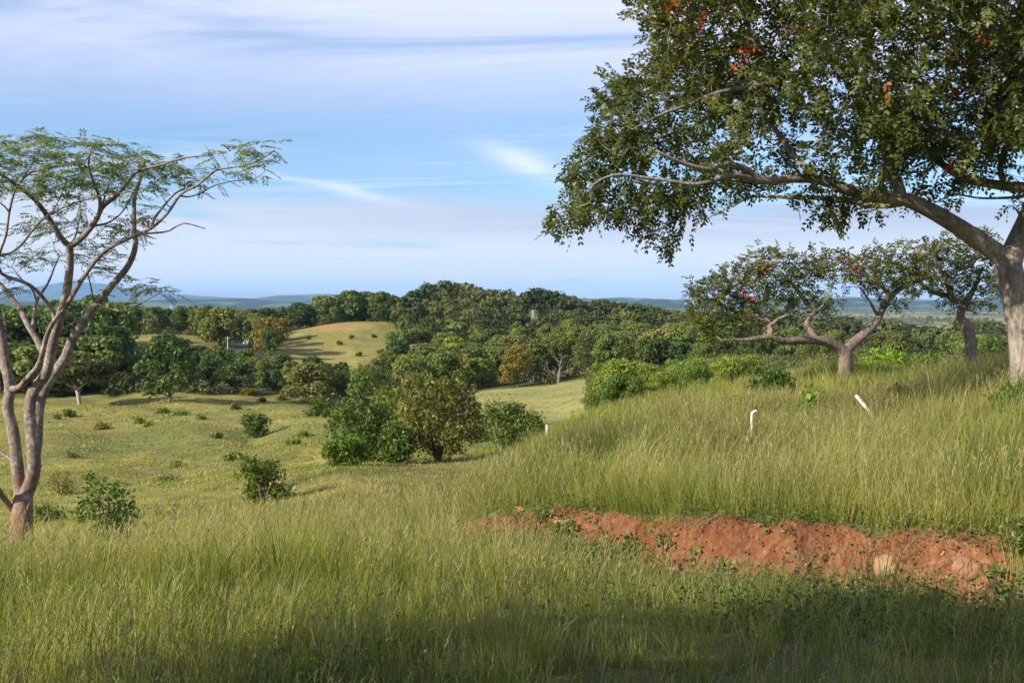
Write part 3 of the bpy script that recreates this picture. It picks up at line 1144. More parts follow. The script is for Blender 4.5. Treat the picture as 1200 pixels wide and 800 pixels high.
def build_woods():
    xs = np.array([(t[0] - CX) / F * t[1] for t in TREES])
    ys = np.array([t[1] for t in TREES])
    zs = ground_np(xs, ys)
    for k, t in enumerate(TREES):
        px, d, h, colr, zone = t
        tm, cm, hn, wn = VARS[R.integers(len(VARS))]
        root = bpy.data.objects.new('tree', None)
        COL.objects.link(root)
        root.location = (xs[k], ys[k], zs[k])
        s = h / hn
        sx = s * R.uniform(0.85, 1.2)
        root.scale = (sx, sx * R.uniform(0.9, 1.1), s)
        root.rotation_euler = (0, 0, R.uniform(0, 6.28))
        n = RANKS[(zone, colr, SHAPE(h))].index(t)
        shape = SHAPE(h)
        tag(root, '%s %s tree %s, %s such from left' % (shape, PAL[colr][1], zone, ordinal(n)), 'tree', 'trees ' + zone)
        a = link('trunk', tm, root)
        c = link('crown', cm, root)
        p = np.array(PAL[colr][0]) * R.uniform(0.8, 1.2) * R.uniform(0.93, 1.07, 3)
        c.color = (*p, 1)
    # low scrub under and between the nearer trees
    nu = 5200
    du = np.sqrt(R.uniform(150 ** 2, 470 ** 2, nu))
    pu = R.uniform(-160, 1340, nu)
    ku = (zone_fields(pu, du) < .5) & ~((pu > 368) & (pu < 436) & (du < 176)) & ~((pu > 255) & (pu < 306) & (du > 205) & (du < 300)) & ~((pu < 262) & (pu > 128) & (du > 195) & (du < 225))
    pu, du = pu[ku], du[ku]
    xu = (pu - CX) / F * du
    zu = ground_np(xu, du)
    hu = R.uniform(.9, 2.6, len(pu))
    q = 90
    ru = np.repeat(np.arange(len(pu)), q)
    dv = R.normal(0, 1, (len(ru), 3))
    dv[:, 2] = np.abs(dv[:, 2])
    dv = unit(dv)
    pos = np.stack([xu[ru], du[ru], zu[ru]], 1) + dv * R.uniform(.55, 1, len(ru))[:, None] * np.stack([hu[ru] * 1.25, hu[ru] * 1.25, hu[ru]], 1)
    nr = unit(dv + R.normal(0, .5, dv.shape))
    dr = unit(np.cross(nr, R.normal(0, 1, dv.shape)))
    Lu = .42 * R.uniform(.6, 1.3, len(ru))
    vu = np.clip(R.uniform(.1, .85, len(pu))[ru] + R.normal(0, .12, len(ru)), 0, 1)
    V, Q, v = kites(pos - dr * Lu[:, None] * .5, dr, nr, Lu, Lu * .65, vu, .1)
    um = mat_leaf('scrub leaves', [(0.0, (0.040, 0.054, 0.016)), (0.5, (0.10, 0.118, 0.03)), (1.0, (0.20, 0.19, 0.06))], .25, .15, rough=.7)
    o = link('undergrowth', mesh_np('undergrowth', V, [Q], {'v': v}, mats=[um]))
    tag(o, 'low green scrub filling the ground between the trees', 'undergrowth', kind='stuff')
    # the rest as one mass
    n = len(scatter_far)
    px = np.array([t[0] for t in scatter_far])
    d = np.array([t[1] for t in scatter_far])
    h = np.array([t[2] for t in scatter_far])
    x = (px - CX) / F * d
    z = ground_np(x, d)
    parts = []
    for lo, hi, q, sz in ((480, 700, 170, 1.1), (700, 1500, 60, 1.9), (1500, 9000, 22, 3.2)):
        sel = np.where((d >= lo) & (d < hi))[0]
        if not len(sel):
            continue
        rep = np.repeat(sel, q)
        m = len(rep)
        dv = R.normal(0, 1, (m, 3))
        dv[:, 2] = np.abs(dv[:, 2]) * 1.0 - 0.1
        dv = unit(dv)
        rad = R.uniform(0.55, 1.0, m)
        pos = np.stack([x[rep], d[rep], z[rep] + h[rep] * 0.42], 1) + dv * rad[:, None] * np.stack([h[rep] * .62, h[rep] * .62, h[rep] * .58], 1)
        nr = unit(dv + R.normal(0, 0.5, dv.shape))
        dr = unit(np.cross(nr, R.normal(0, 1, dv.shape)))
        tv = R.uniform(0, 1, n)
        v = np.clip(0.05 + 0.85 * tv[rep] + R.normal(0, 0.10, m), 0, 1)
        L = sz * R.uniform(0.7, 1.3, m)
        parts.append(kites(pos - dr * L[:, None] * .5, dr, nr, L, L * 0.75, v))
    near_ = np.where(d < 480)[0]
    src = []
    for tm_, cm_, hn_, wn_ in VARS:
        a = np.empty(len(cm_.vertices) * 3, np.float32)
        cm_.vertices.foreach_get('co', a)
        src.append((a.reshape(-1, 4, 3), hn_))
    for i in near_:
        A, hn_ = src[R.integers(len(src))]
        A = A[R.permutation(len(A))[:480]].astype(float)
        c_ = A.mean(1, keepdims=True)
        A = c_ + (A - c_) * 1.9
        k = h[i] / hn_ * R.uniform(.8, 1.2)
        a = R.uniform(0, 6.283)
        M_ = np.array(((math.cos(a), math.sin(a), 0), (-math.sin(a), math.cos(a), 0), (0, 0, 1)))
        A = (A.reshape(-1, 3) @ M_) * np.array((k * R.uniform(.85, 1.15), k * R.uniform(.85, 1.15), k)) + np.array((x[i], d[i], z[i] - .2))
        vt = np.clip(R.beta(1.6, 1.9) * .95 + np.repeat(R.normal(0, .09, 480), 4), 0, 1)
        parts.append((A, np.arange(len(A)).reshape(-1, 4), vt))
    V, Q, v = cat(parts)
    fm = mat_leaf('far leaves', [(0.0, (0.030, 0.044, 0.014)), (0.35, (0.062, 0.080, 0.024)), (0.65, (0.12, 0.135, 0.036)), (0.90, (.17, .175, .05)), (1.0, (0.20, 0.155, 0.06)), (1.0, (0.24, 0.165, 0.06))], 0.2, 0.2, rough=0.7)
    o = link('far_woodland', mesh_np('far_woodland', V, [Q], {'v': v}, mats=[fm]))
    tag(o, 'far-off tree cover spreading over the plain as one mass', 'woodland', kind='stuff')


build_woods()


# ------------------------------------------------------------------ shrubs of the middle ground
SHRUB = mat_leaf('shrub leaves', [(0.0, (0.040, 0.060, 0.014)), (0.5, (0.105, 0.135, 0.028)), (1.0, (0.22, 0.235, 0.060))], 0.3, 0.3, objvar=1.0)
TWIG = mat_bark('twig bark', (0.07, 0.05, 0.04), (0.16, 0.12, 0.09), (0.26, 0.21, 0.17), 10)


def shrub(name, label, cat_, px, py, hpx, wpx, d=None, n_attr=160, leaf_len=0.12, per=9, tint=(1, 1, 1), stems=5, group=None, base_gap=0.0, seed=0, leaf_w=0.5, mat=None, open_=0.0, bark=None, sink=0.05):
    """a bush standing with its foot at pixel (px, py); hpx and wpx are its size in the photograph"""
    rs = np.random.default_rng(1000 + seed)
    d = d or hit(px, py)
    base = on_ground(px, d)
    h, w = hpx * d / F, wpx * d / F
    sk = Skel()
    nl = max(9, int(12 + 2 * w))
    lob = []
    for i in range(nl):
        a = rs.uniform(0, 6.283)
        rr = math.sqrt(rs.uniform(0, 1)) * 0.36 * w
        zz = h * (base_gap + (0.86 - base_gap) * rs.uniform(0.12, 1))
        env = math.sqrt(max(0.1, 1 - ((zz / h - 0.42) / 0.66) ** 2))
        lob.append((rr * math.cos(a) * env, rr * math.sin(a) * env * 0.9, zz, rs.uniform(0.11, 0.20) * min(w, h * 1.3)))
    lob = np.array(lob)
    li = rs.choice(nl, n_attr, p=lob[:, 3] ** 2 / (lob[:, 3] ** 2).sum())
    dv = unit(rs.normal(0, 1, (n_attr, 3))) * rs.uniform(0.25, 1, (n_attr, 1)) ** 0.5
    at = base + lob[li, :3] + dv * lob[li, 3:4]
    at[:, 2] = np.maximum(at[:, 2], base[2] + 0.04 * h)
    for i in range(stems):
        a = 6.283 * i / stems + rs.uniform(-.5, .5)
        o = np.array((math.cos(a), math.sin(a), 0))
        b0 = base + o * 0.012 * w + np.array((0, 0, -sink))
        sk.limbs([b0, base + o * 0.07 * w + np.array((0, 0, h * 0.22)), base + o * 0.16 * w * rs.uniform(.5, 1.3) + np.array((0, 0, h * rs.uniform(0.42, 0.6)))],
                 0.016 * h + 0.008, 0.007 * h + 0.003, max(0.05, h * 0.06), False, 0.01 * h)
    sk.grow(at, step=max(0.05, 0.055 * h), kill=max(0.06, 0.07 * h), iters=40)
    sk.finish(tip=0.0022 + 0.0006 * h, cap=0.02 * h)
    tp, td = sk.tips(0.012 * h + 0.003)
    rep = np.repeat(np.arange(len(tp)), per)
    m = len(rep)
    b = tp[rep] + rs.normal(0, 1, (m, 3)) * leaf_len * (0.6 + open_)
    dd = unit(td[rep] + rs.normal(0, 0.9, (m, 3)) + np.array((0, 0, 0.15)))
    nn = unit(rs.normal(0, 0.6, (m, 3)) + np.array((0, 0, 1.0)))
    lv = rs.uniform(-0.12, 0.12, len(tp))
    v = np.clip(0.5 + lv[rep] + rs.normal(0, 0.2, m), 0, 1)
    leaf = kites(b, dd, nn, leaf_len * rs.uniform(0.6, 1.25, m), leaf_len * leaf_w * rs.uniform(0.7, 1.2, m), v, 0.1)
    root = plant(name, base, sk, leaf, bark or TWIG, mat or SHRUB, label, cat_, group, trunk_name='stems', crown_name='foliage')
    for c in root.children:
        if c.name.startswith('foliage'):
            c.color = (*tint, 1)
    return root


def build_shrubs():
    # two leafy bushes on the slope, left
    shrub('bush', 'leafy bright green bush beside the forked pale tree', 'bush', 122, 622, 92, 96, d=18.5, n_attr=230, leaf_len=0.115, per=6, tint=(0.95, 1.15, .8), stems=6, seed=1, leaf_w=0.55, sink=0.2)
    shrub('bush', 'broad leafy green bush alone on the grass slope left of the bush thicket', 'bush', 308, 580, 58, 82, d=29, n_attr=260, leaf_len=0.15, per=6, tint=(1.1, 1.2, .8), stems=6, seed=2, leaf_w=0.55)
    shrub('bush', 'spreading brownish scrub just right of the pale tree trunk', 'bush', 68, 580, 30, 46, n_attr=150, leaf_len=0.10, per=4, tint=(1.6, 1.1, .9), seed=3)
    shrub('bush', 'low dark green scrub against the foot of the pale tree', 'bush', 52, 612, 22, 40, n_attr=110, leaf_len=0.11, per=5, tint=(.8, 1.0, .8), seed=4)
    # the thicket round the big bush
    shrub('thicket_bush', 'big dark olive bush with many trunks, tallest of the thicket in the middle', 'bush', 512, 543, 106, 124, d=46, n_attr=1500, leaf_len=0.24, per=9, tint=(1.35, 1.10, .95), stems=9, seed=5, base_gap=0.08, leaf_w=0.5, group='bushes of the middle thicket')
    shrub('thicket_bush', 'rounded mid green bush left of the big olive bush', 'bush', 425, 550, 80, 112, d=47, n_attr=1100, leaf_len=0.22, per=9, tint=(.85, 1.0, .8), stems=8, seed=6, group='bushes of the middle thicket')
    shrub('thicket_bush', 'bright green bush spilling over the slope at the thicket\'s lower left', 'bush', 402, 564, 34, 62, d=40, n_attr=330, leaf_len=0.18, per=6, tint=(1.0, 1.3, .8), seed=7, group='bushes of the middle thicket')
    shrub('thicket_bush', 'yellowish bush behind and left of the big olive bush', 'bush', 462, 520, 66, 84, d=62, n_attr=600, leaf_len=0.24, per=8, tint=(1.5, 1.35, .8), seed=8, group='bushes of the middle thicket')
    shrub('thicket_bush', 'loose green bush right of the big olive bush', 'bush', 588, 526, 60, 86, d=52, n_attr=620, leaf_len=0.2, per=8, tint=(1.0, 1.15, .8), seed=9, group='bushes of the middle thicket')
    shrub('thicket_bush', 'small bright bush at the right end of the thicket', 'bush', 622, 512, 34, 40, d=56, n_attr=160, leaf_len=0.2, per=5, tint=(1.25, 1.3, .8), seed=10, group='bushes of the middle thicket')
    shrub('thicket_bush', 'low dark bush at the left end of the thicket', 'bush', 372, 497, 26, 44, d=100, n_attr=160, leaf_len=0.3, per=6, tint=(.8, 1.0, .8), seed=11, group='bushes of the middle thicket')
    shrub('thicket_bush', 'dark green bush low between the thicket\'s two tall bushes', 'bush', 466, 548, 50, 64, d=44, n_attr=420, leaf_len=0.2, per=8, tint=(.8, 1.0, .75), seed=12, group='bushes of the middle thicket')
    # pasture
    shrub('pasture_bush', 'lone round dark green bush in the open pasture', 'bush', 297, 515, 32, 38, n_attr=280, leaf_len=0.26, per=7, tint=(.75, .95, .75), stems=7, seed=13)
    small = ((79, 489, 9, 20, 'dark round'), (163, 497, 7, 18, 'green'), (189, 485, 6, 16, 'bright green'), (210, 487, 5, 26, 'bright green'), (236, 492, 5, 12, 'green'), (252, 514, 5, 13, 'dark'), (275, 480, 8, 11, 'brownish'),
             (330, 470, 5, 13, 'dark'), (272, 539, 8, 26, 'dark'), (192, 565, 6, 18, 'dark'), (83, 537, 5, 11, 'dark'), (344, 521, 7, 24, 'bright green'), (356, 513, 8, 22, 'bright green'), (305, 471, 6, 10, 'green'), (120, 503, 7, 20, 'brownish'),
             (64, 491, 5, 8, 'dark'), (288, 463, 10, 20, 'brownish'), (172, 500, 5, 10, 'brownish'), (385, 489, 12, 26, 'dark'), (205, 549, 5, 14, 'green'), (235, 610, 7, 16, 'green'))
    tint = {'dark round': (.95, 1.0, .75), 'green': (1.15, 1.2, .8), 'bright green': (1.25, 1.45, .8), 'dark': (.9, 1.0, .75), 'brownish': (1.7, 1.15, .9)}
    where = {79: 'nearest the pale tree trunk', 163: 'above the brownish one', 189: 'below the round dark tree', 210: 'long and low below the round dark tree', 236: 'right of the long low one', 252: 'left below the lone round bush',
             275: 'above left of the lone round bush', 330: 'at the far pasture edge by the pond', 272: 'on the bank above the leafy slope bush', 192: 'low in the near pasture', 83: 'alone in the near left pasture', 344: 'right below the lone round bush',
             356: 'climbing the bank beside the thicket', 305: 'near the hedge line by the far edge', 120: 'spread flat in the left pasture', 64: 'tiny, left of the round one by the pale trunk', 288: 'at the foot of the far hedge',
             172: 'tiny, in the left pasture middle', 385: 'beside the pond', 205: 'tiny, in the pasture middle', 235: 'at the upper edge of the tall grass'}
    for i, (px, py, h, w, k) in enumerate(small):
        shrub('pasture_shrub', 'small %s shrub %s' % (k, where[px]), 'shrub', px, py, h * .62, w * .9, n_attr=60, leaf_len=0.035 * hit(px, py) ** 0.5 * .8 + 0.02, per=6, tint=tint[k], stems=4, seed=30 + i, group='small shrubs dotting the pasture')


build_shrubs()
for _i, (_px, _py, _w, _lab) in enumerate(((362, 398, 7, 'tiny dark shrub high on the left of the grassy hill'), (398, 405, 9, 'small shrub in the middle of the grassy hill'), (438, 396, 8, 'small shrub on the right of the grassy hill'),
                                         (420, 418, 10, 'low green shrub on the lower middle of the grassy hill'), (446, 414, 12, 'low shrub on the lower right of the grassy hill'), (412, 398, 6, 'tiny shrub right of the hill\'s middle one'))):
    shrub('hill_shrub', _lab, 'shrub', _px, _py, 4, _w, n_attr=40, leaf_len=.3, per=6, tint=(1.0, 1.0, .8), stems=4, seed=110 + _i, group='shrubs on the grassy hill')


def tree_at(px, py, hpx, wpx, label, tint, var, group=None, d=None, name='tree', squash=1.0, rot=0.0):
    d = d or hit(px, py)
    tm, cm, hn, wn = VARS[var]
    root = bpy.data.objects.new(name, None)
    COL.objects.link(root)
    root.location = on_ground(px, d)
    h, w = hpx * d / F, wpx * d / F
    root.scale = (w / wn, w / wn * squash, h / hn)
    root.rotation_euler = (0, 0, rot)
    tag(root, label, 'tree', group)
    link('trunk', tm, root)
    c = link('crown', cm, root)
    c.color = (*tint, 1)
    return root


tree_at(194, 473, 78, 88, 'round dark green tree standing forward of the pasture hedge', (.55, .72, .62), 1)
tree_at(365, 470, 42, 80, 'broad brownish olive tree at the right end of the hedge by the pond', (1.15, .95, .85), 2)
for _i, (_px, _h, _w, _dd) in enumerate(((378, 30, 34, 17), (396, 34, 38, 19), (413, 30, 34, 17), (431, 36, 40, 14), (446, 40, 44, 8))):
    _d0 = hit(402, 478) + _dd
    shrub('pond_bush', ('mid green bush at the left end of the pond\'s far bank', 'dark bush second from left on the pond\'s far bank', 'bush in the middle of the pond\'s far bank', 'olive bush right of the pond\'s far bank', 'tall dark bush closing off the pond at its right end')[_i],
          'bush', _px, 470, _h, _w, d=_d0, n_attr=200, leaf_len=.36, per=8, tint=((.85, 1, .8), (.7, .9, .7), (.9, 1.1, .8), (1.15, 1.05, .8), (.7, .85, .7))[_i], stems=5, seed=60 + _i, group='bushes behind the pond')
tree_at(420, 465, 26, 36, 'small bright green tree beside the pond', (1.0, 1.35, .8), 4)
tree_at(265, 388, 20, 34, 'golden brown tree on the ridge left of the road', (1.8, 1.35, .75), 2, d=330)
tree_at(292, 384, 22, 32, 'pale greyish tree on the ridge above the road', (1.9, 1.7, 1.3), 4, d=340)
tree_at(318, 402, 27, 52, 'brown and green spreading tree right of the road on the hill field', (1.75, 1.2, .75), 0, d=285)

# flat-topped tree with a bare pale trunk
_d = hit(92, 474)
_b = on_ground(92, _d)
_sk = Skel()
_u = _d / F
_sk.limbs([_b + np.array((0, 0, -.3)), _b + np.array((-.3, 0, 14 * _u)), _b + np.array((-10 * _u, .5, 30 * _u))], 0.30, 0.2, .4, False, .05)
for a, b in ((-28, 38), (22, 40), (0, 44), (-40, 30), (34, 34)):
    s = _b + np.array((-3 * _u, 0, 18 * _u))
    _sk.limbs([s, s + np.array((a * .5 * _u, R.uniform(-2, 2), (b - 14) * .5 * _u)), _b + np.array((a * _u, R.uniform(-4, 4), b * _u))], .14, .05, .5, True, .08)
_sk.finish()
_lf, _ = crown_geo(54 * _u, 88 * _u, 22 * _u, 3600, 40, 0.55, np.random.default_rng(5), 0.5, 0.1)
PALEBARK = mat_bark('pale bark', (0.20, 0.16, 0.13), (0.36, 0.31, 0.26), (0.48, 0.43, 0.38))
_lf = (_lf[0] + _b, _lf[1], _lf[2])
plant('tree', _b, _sk, _lf, PALEBARK, mat_leaf('olive leaves', [(0, (0.04, 0.05, 0.014)), (.5, (0.085, 0.095, 0.026)), (1, (.15, .15, .05))], .25, .25), 'spreading flat-topped olive tree with a bare pale trunk at the pasture edge', 'tree')


def bare_tree():
    d = 161
    b = on_ground(654, d)
    u = d / F
    sk = Skel()
    sk.limbs([b + np.array((0, 0, -.4)), b + np.array((.2, 0, 12 * u))], .32, .26, .4, False, .03)
    rs = np.random.default_rng(3)
    at = rs.normal(0, 1, (240, 3))
    at = unit(at) * rs.uniform(.55, 1, (240, 1))
    at = at[at[:, 2] > -0.25]
    at = b + at * np.array((24 * u, 20 * u, 26 * u)) + np.array((0, 0, 14 * u))
    sk.grow(at, .45, .6, 40, .12)
    sk.finish(tip=.03, cap=.16, expo=2.6)
    m = mat_bark('dead wood', (0.12, .10, .085), (.20, .175, .15), (.28, .25, .225))
    V, q, t = sk.mesh(((0.12, 6), (0.0, 3)))
    root = bpy.data.objects.new('bare_tree', None)
    COL.objects.link(root)
    root.location = b
    tag(root, 'leafless pale grey tree standing in the woods above the straw field', 'tree')
    link('trunk', mesh_np('trunk', V - b, [q, t], smooth=True, mats=[m]), root)


bare_tree()


def knoll_shrubs():
    """yellowish bushes falling away behind the knoll"""
    got = []
    rs = np.random.default_rng(77)
    vs = []
    for i in range(3):
        sk, (V, Q, v) = mid_tree(300 + i, 3.6, 5.0, 0.1, 7500, 60, 0.19, 0.07, 0.8)
        tv, tq, tt = sk.mesh(((0.12, 6), (0.0, 3)))
        vs.append((mesh_np('stems', tv, [tq, tt], smooth=True, mats=[TWIG]), mesh_np('foliage', V, [Q], {'v': v}, mats=[FOREST])))
    names = [('yellowish', (1.45, 1.45, .8)), ('bright green', (1.0, 1.25, .8)), ('olive', (1.15, 1.05, .8)), ('rusty', (1.6, 1.15, .8))]
    lst = []
    for _ in range(3000):
        d = math.sqrt(rs.uniform(46 ** 2, 122 ** 2))
        px = rs.uniform(676, 880) if d < 80 else rs.uniform(700, 860)
        if d < 80 and px < 690 + (d - 46) * .2:
            continue
        x = (px - CX) / F * d
        if any((x - a) ** 2 + (d - b) ** 2 < (1.75 + d * .012) ** 2 for a, b in got):
            continue
        got.append((x, d))
        lst.append((px, d, rs.choice(4, p=(.36, .3, .28, .06))))
    lst.sort()
    cnt = {}
    for px, d, k in lst:
        row = 'nearest' if d < 62 else 'middle' if d < 85 else 'farthest'
        n = cnt.setdefault((row, k), 0)
        cnt[(row, k)] += 1
        tm, cm = vs[rs.integers(3)]
        root = bpy.data.objects.new('shrub', None)
        COL.objects.link(root)
        root.location = on_ground(px, d)
        s = rs.uniform(.36, .66) * (1 + .6 * max(0, d - 62) / 50)
        root.scale = (s, s, s * rs.uniform(.8, 1.1))
        root.rotation_euler = (0, 0, rs.uniform(0, 6.28))
        tag(root, '%s shrub in %s row behind the knoll, %s such from left' % (names[k][0], row, ordinal(n)), 'shrub', 'shrubs behind the knoll')
        link('stems', tm, root)
        c = link('foliage', cm, root)
        c.color = (*(np.array(names[k][1]) * rs.uniform(.8, 1.15)), 1)


knoll_shrubs()
# the low bright bush seen under the leaning tree, with darker ones round it
shrub('shrub', 'low spreading bright yellow green shrub behind the forked leaning tree', 'shrub', 1030, 436, 40, 84, d=46, n_attr=500, leaf_len=.17, per=6, tint=(1.5, 1.9, .7), seed=80)
shrub('shrub', 'dark green shrub left of the big tree\'s trunk', 'shrub', 1162, 448, 50, 48, d=38, n_attr=320, leaf_len=.14, per=6, tint=(.75, .95, .7), seed=81)
shrub('shrub', 'reddish brown shrub behind the slender twisted tree', 'shrub', 1190, 428, 36, 52, d=62, n_attr=260, leaf_len=.2, per=5, tint=(1.9, 1.0, .8), seed=82)
shrub('shrub', 'yellowish shrub low between the leaning and the twisted tree', 'shrub', 1090, 440, 34, 60, d=52, n_attr=320, leaf_len=.17, per=6, tint=(1.2, 1.3, .75), seed=83)


# ------------------------------------------------------------------ the three trees on the knoll and the pale tree, left
def in_poly(x, y, poly):
    poly = np.asarray(poly, float)
    c = np.zeros(len(x), bool)
    j = len(poly) - 1
    for i in range(len(poly)):
        xi, yi = poly[i]
        xj, yj = poly[j]
        k = ((yi > y) != (yj > y)) & (x < (xj - xi) * (y - yi) / (yj - yi + 1e-12) + xi)
        c ^= k
        j = i
    return c


def Pm(d, *rows):
    """traced points: px, py and the offset in depth from the tree's own distance"""
    return [P(r[0], r[1], d + (r[2] if len(r) > 2 else 0)) for r in rows]


BARK_FURROW = mat_bark('furrowed grey bark', (0.09, 0.072, 0.06), (0.27, 0.225, 0.185), (0.45, 0.39, 0.33), 9.0, 0.16, 1.0, dist=0.05)
LEAF_BIG = mat_leaf('glossy tree leaves', [(0.0, (0.030, 0.044, 0.009)), (0.45, (0.080, 0.098, 0.018)), (0.8, (0.165, 0.175, 0.030)), (0.93, (0.19, 0.18, 0.035)), (0.97, (0.30, 0.16, 0.035)), (1.0, (0.38, 0.10, 0.03))], 0.38, 0.4, rough=0.42)
BLOSSOM = mat_leaf('red blossom', [(0.0, (0.40, 0.03, 0.012)), (0.6, (0.55, 0.06, 0.018)), (1.0, (0.62, 0.17, 0.03))], 0.35, 0.2)


def blossoms(cs, n, rad, size):
    cs = np.asarray(cs)
    rep = np.repeat(np.arange(len(cs)), n)
    m = len(rep)
    b = cs[rep] + R.normal(0, 1, (m, 3)) * rad
    return kites(b, rdir(m), rdir(m), size * R.uniform(.6, 1.3, m), size * .5, R.uniform(0, 1, m), .1)


def right_tree():
    d = 17.2
    base = P(1203, 437, d)
    base[2] = gz(base[0], base[1])
    sk = Skel()
    low = base + np.array((0.04, 0, -0.35))
    sk.limbs([low, base + np.array((0, 0, 0.1))] + Pm(d, (1199, 400), (1193, 362, -.05), (1186, 330, -.1), (1180, 302, -.1)), 0.285, 0.215, 0.10, False, 0.006)
    # left limb
    sk.limbs(Pm(d, (1181, 304, -.1), (1165, 293, -.15), (1136, 274, -.3), (1098, 251, -.6), (1064, 235, -.8), (1036, 232, -.9), (997, 224, -1.1), (958, 211, -1.3), (919, 210, -1.5), (893, 212, -1.7), (862, 205, -2.0)), 0.165, 0.045, 0.12, True, 0.012)
    sk.limbs(Pm(d, (1064, 236, -.8), (1030, 240, -.5), (997, 235, -.3), (939, 232, .1), (900, 231, .3), (874, 233, .5), (858, 242, .6)), 0.07, 0.015, 0.12, True, 0.02)
    sk.limbs(Pm(d, (893, 212, -1.7), (868, 196, -1.9), (848, 193, -2.1), (831, 199, -2.3), (800, 191, -2.5), (770, 176, -2.7)), 0.06, 0.02, 0.12, True, 0.015)
    sk.limbs(Pm(d, (1058, 234, -.8), (1050, 214, -.9), (1042, 198, -1.0), (1036, 172, -1.2), (1027, 150, -1.4), (1005, 120, -1.7), (985, 84, -1.9), (950, 50, -2.1)), 0.095, 0.025, 0.12, True, 0.02)
    sk.limbs(Pm(d, (958, 211, -1.3), (930, 180, -.8), (905, 150, -.4), (880, 110, 0), (850, 85, .3), (800, 80, .5), (760, 95, .6)), 0.06, 0.015, 0.12, True, 0.03)
    sk.limbs(Pm(d, (930, 88, -1.2), (918, 82, -1.2), (900, 96, -1.4), (868, 102, -1.6), (835, 112, -1.8), (790, 130, -2), (740, 150, -2.2)), 0.05, 0.014, 0.12, True, 0.03)
    sk.limbs(Pm(d, (862, 205, -2.0), (820, 215, -2.2), (770, 210, -2.3), (720, 205, -2.4), (690, 220, -2.4)), 0.035, 0.010, 0.12, True, 0.03)
    # right stem and what it carries
    sk.limbs(Pm(d, (1182, 306, -.05), (1193, 280, 0), (1204, 254, .1), (1218, 220, .15), (1236, 180, .1), (1250, 130, 0), (1262, 70, -.2), (1285, 0, -.3), (1300, -70, -.4)), 0.19, 0.07, 0.12, True, 0.015)
    sk.limbs(Pm(d, (1219, 220, .15), (1202, 220, .3), (1172, 217, .6), (1132, 209, 1.0), (1101, 190, 1.5), (1080, 165, 1.9), (1050, 130, 2.3), (1010, 110, 2.7)), 0.10, 0.02, 0.12, True, 0.02)
    sk.limbs(Pm(d, (1236, 176, .1), (1216, 163, -.4), (1196, 159, -.8), (1168, 160, -1.2), (1148, 155, -1.4), (1158, 140, -1.5), (1171, 124, -1.6), (1185, 104, -1.7), (1200, 80, -1.9), (1206, 40, -2.1), (1196, 0, -2.2), (1180, -60, -2.2)), 0.085, 0.03, 0.10, True, 0.012)
    sk.limbs(Pm(d, (1177, 217, .55), (1172, 196, .4), (1181, 170, .2), (1200, 155, 0)), 0.055, 0.04, 0.10, True, 0.01)
    sk.limbs(Pm(d, (1180, 112, -1.6), (1177, 84, -1.4), (1172, 50, -1.2), (1150, 10, -1), (1120, -50, -.9), (1090, -90, -.8)), 0.05, 0.018, 0.12, True, 0.02)
    sk.limbs(Pm(d, (1250, 130, 0), (1225, 90, .8), (1180, 50, 1.4), (1120, 20, 1.8), (1050, -10, 2.1), (980, -20, 2.2), (900, -10, 2.0), (820, 5, 1.6)), 0.09, 0.02, 0.14, True, 0.03)
    sk.limbs(Pm(d, (1220, 225, .15), (1190, 231, .6), (1152, 232, 1.0), (1117, 228, 1.4), (1090, 240, 1.6)), 0.035, 0.008, 0.12, True, 0.02)
    sk.limbs(Pm(d, (1262, 70, -.2), (1310, 40, -.8), (1370, 10, -1.2), (1430, -10, -1.3)), 0.08, 0.02, 0.15, True, 0.03)
    sk.limbs(Pm(d, (1250, 130, 0), (1300, 120, .8), (1370, 110, 1.6), (1430, 120, 2.0)), 0.07, 0.02, 0.15, True, 0.03)
    poly = [(735, -5), (736, 20), (760, 26), (775, 40), (762, 58), (738, 70), (715, 89), (692, 105), (702, 140), (676, 155), (673, 186), (655, 198), (665, 232), (648, 258), (660, 276), (684, 262), (707, 252),
            (735, 268), (762, 262), (785, 248), (816, 252), (855, 240), (890, 236), (935, 240), (960, 248), (1000, 240), (1040, 226), (1075, 222), (1110, 226), (1160, 226), (1220, 232), (1330, 215), (1460, 170),
            (1490, 60), (1460, -60), (1380, -150), (1250, -190), (1100, -190), (960, -160), (850, -110), (770, -60)]
    n = 17000
    x = R.uniform(640, 1495, n)
    y = R.uniform(-195, 285, n)
    k = in_poly(x, y, poly)
    x, y = x[k], y[k]
    m = len(x)
    half = 3.4 * np.sqrt(np.clip(1 - ((x - 1080) / 470) ** 2, 0.06, 1)) * np.clip(1 - 0.45 * np.clip((y - 90) / 180, 0, 1), 0.3, 1)
    dz = R.uniform(-1, 1, m) * half - 0.4
    q = np.array([P(a, b, d + c) for a, b, c in zip(x, y, dz)])
    # foliage comes in clumps with gaps between
    nz = fbm(q[:, 0] * 0.85 + 3 + q[:, 2] * .2, q[:, 2] * 1.05 + q[:, 1] * .7, 2, 70)
    nz2 = fbm(q[:, 1] * 0.8 + 7, q[:, 0] * .75 - q[:, 2] * .6, 2, 71)
    keep = (nz + 0.6 * nz2 > -0.15)
    for gx, gy, gr in ((932, 84, 14), (1142, 142, 13), (1020, 190, 15), (945, 178, 12), (985, 187, 12), (1060, 205, 8), (890, 200, 8)):
        keep &= (((x - gx) / gr) ** 2 + ((y - gy) / (gr * .8)) ** 2) > 1
    low_ = (y > 178) & (x > 860)
    keep &= ~(low_ & (R.uniform(size=m) < np.where(x > 1050, .8, .55)))
    q = q[keep]
    q = q[R.permutation(len(q))[:4300]]
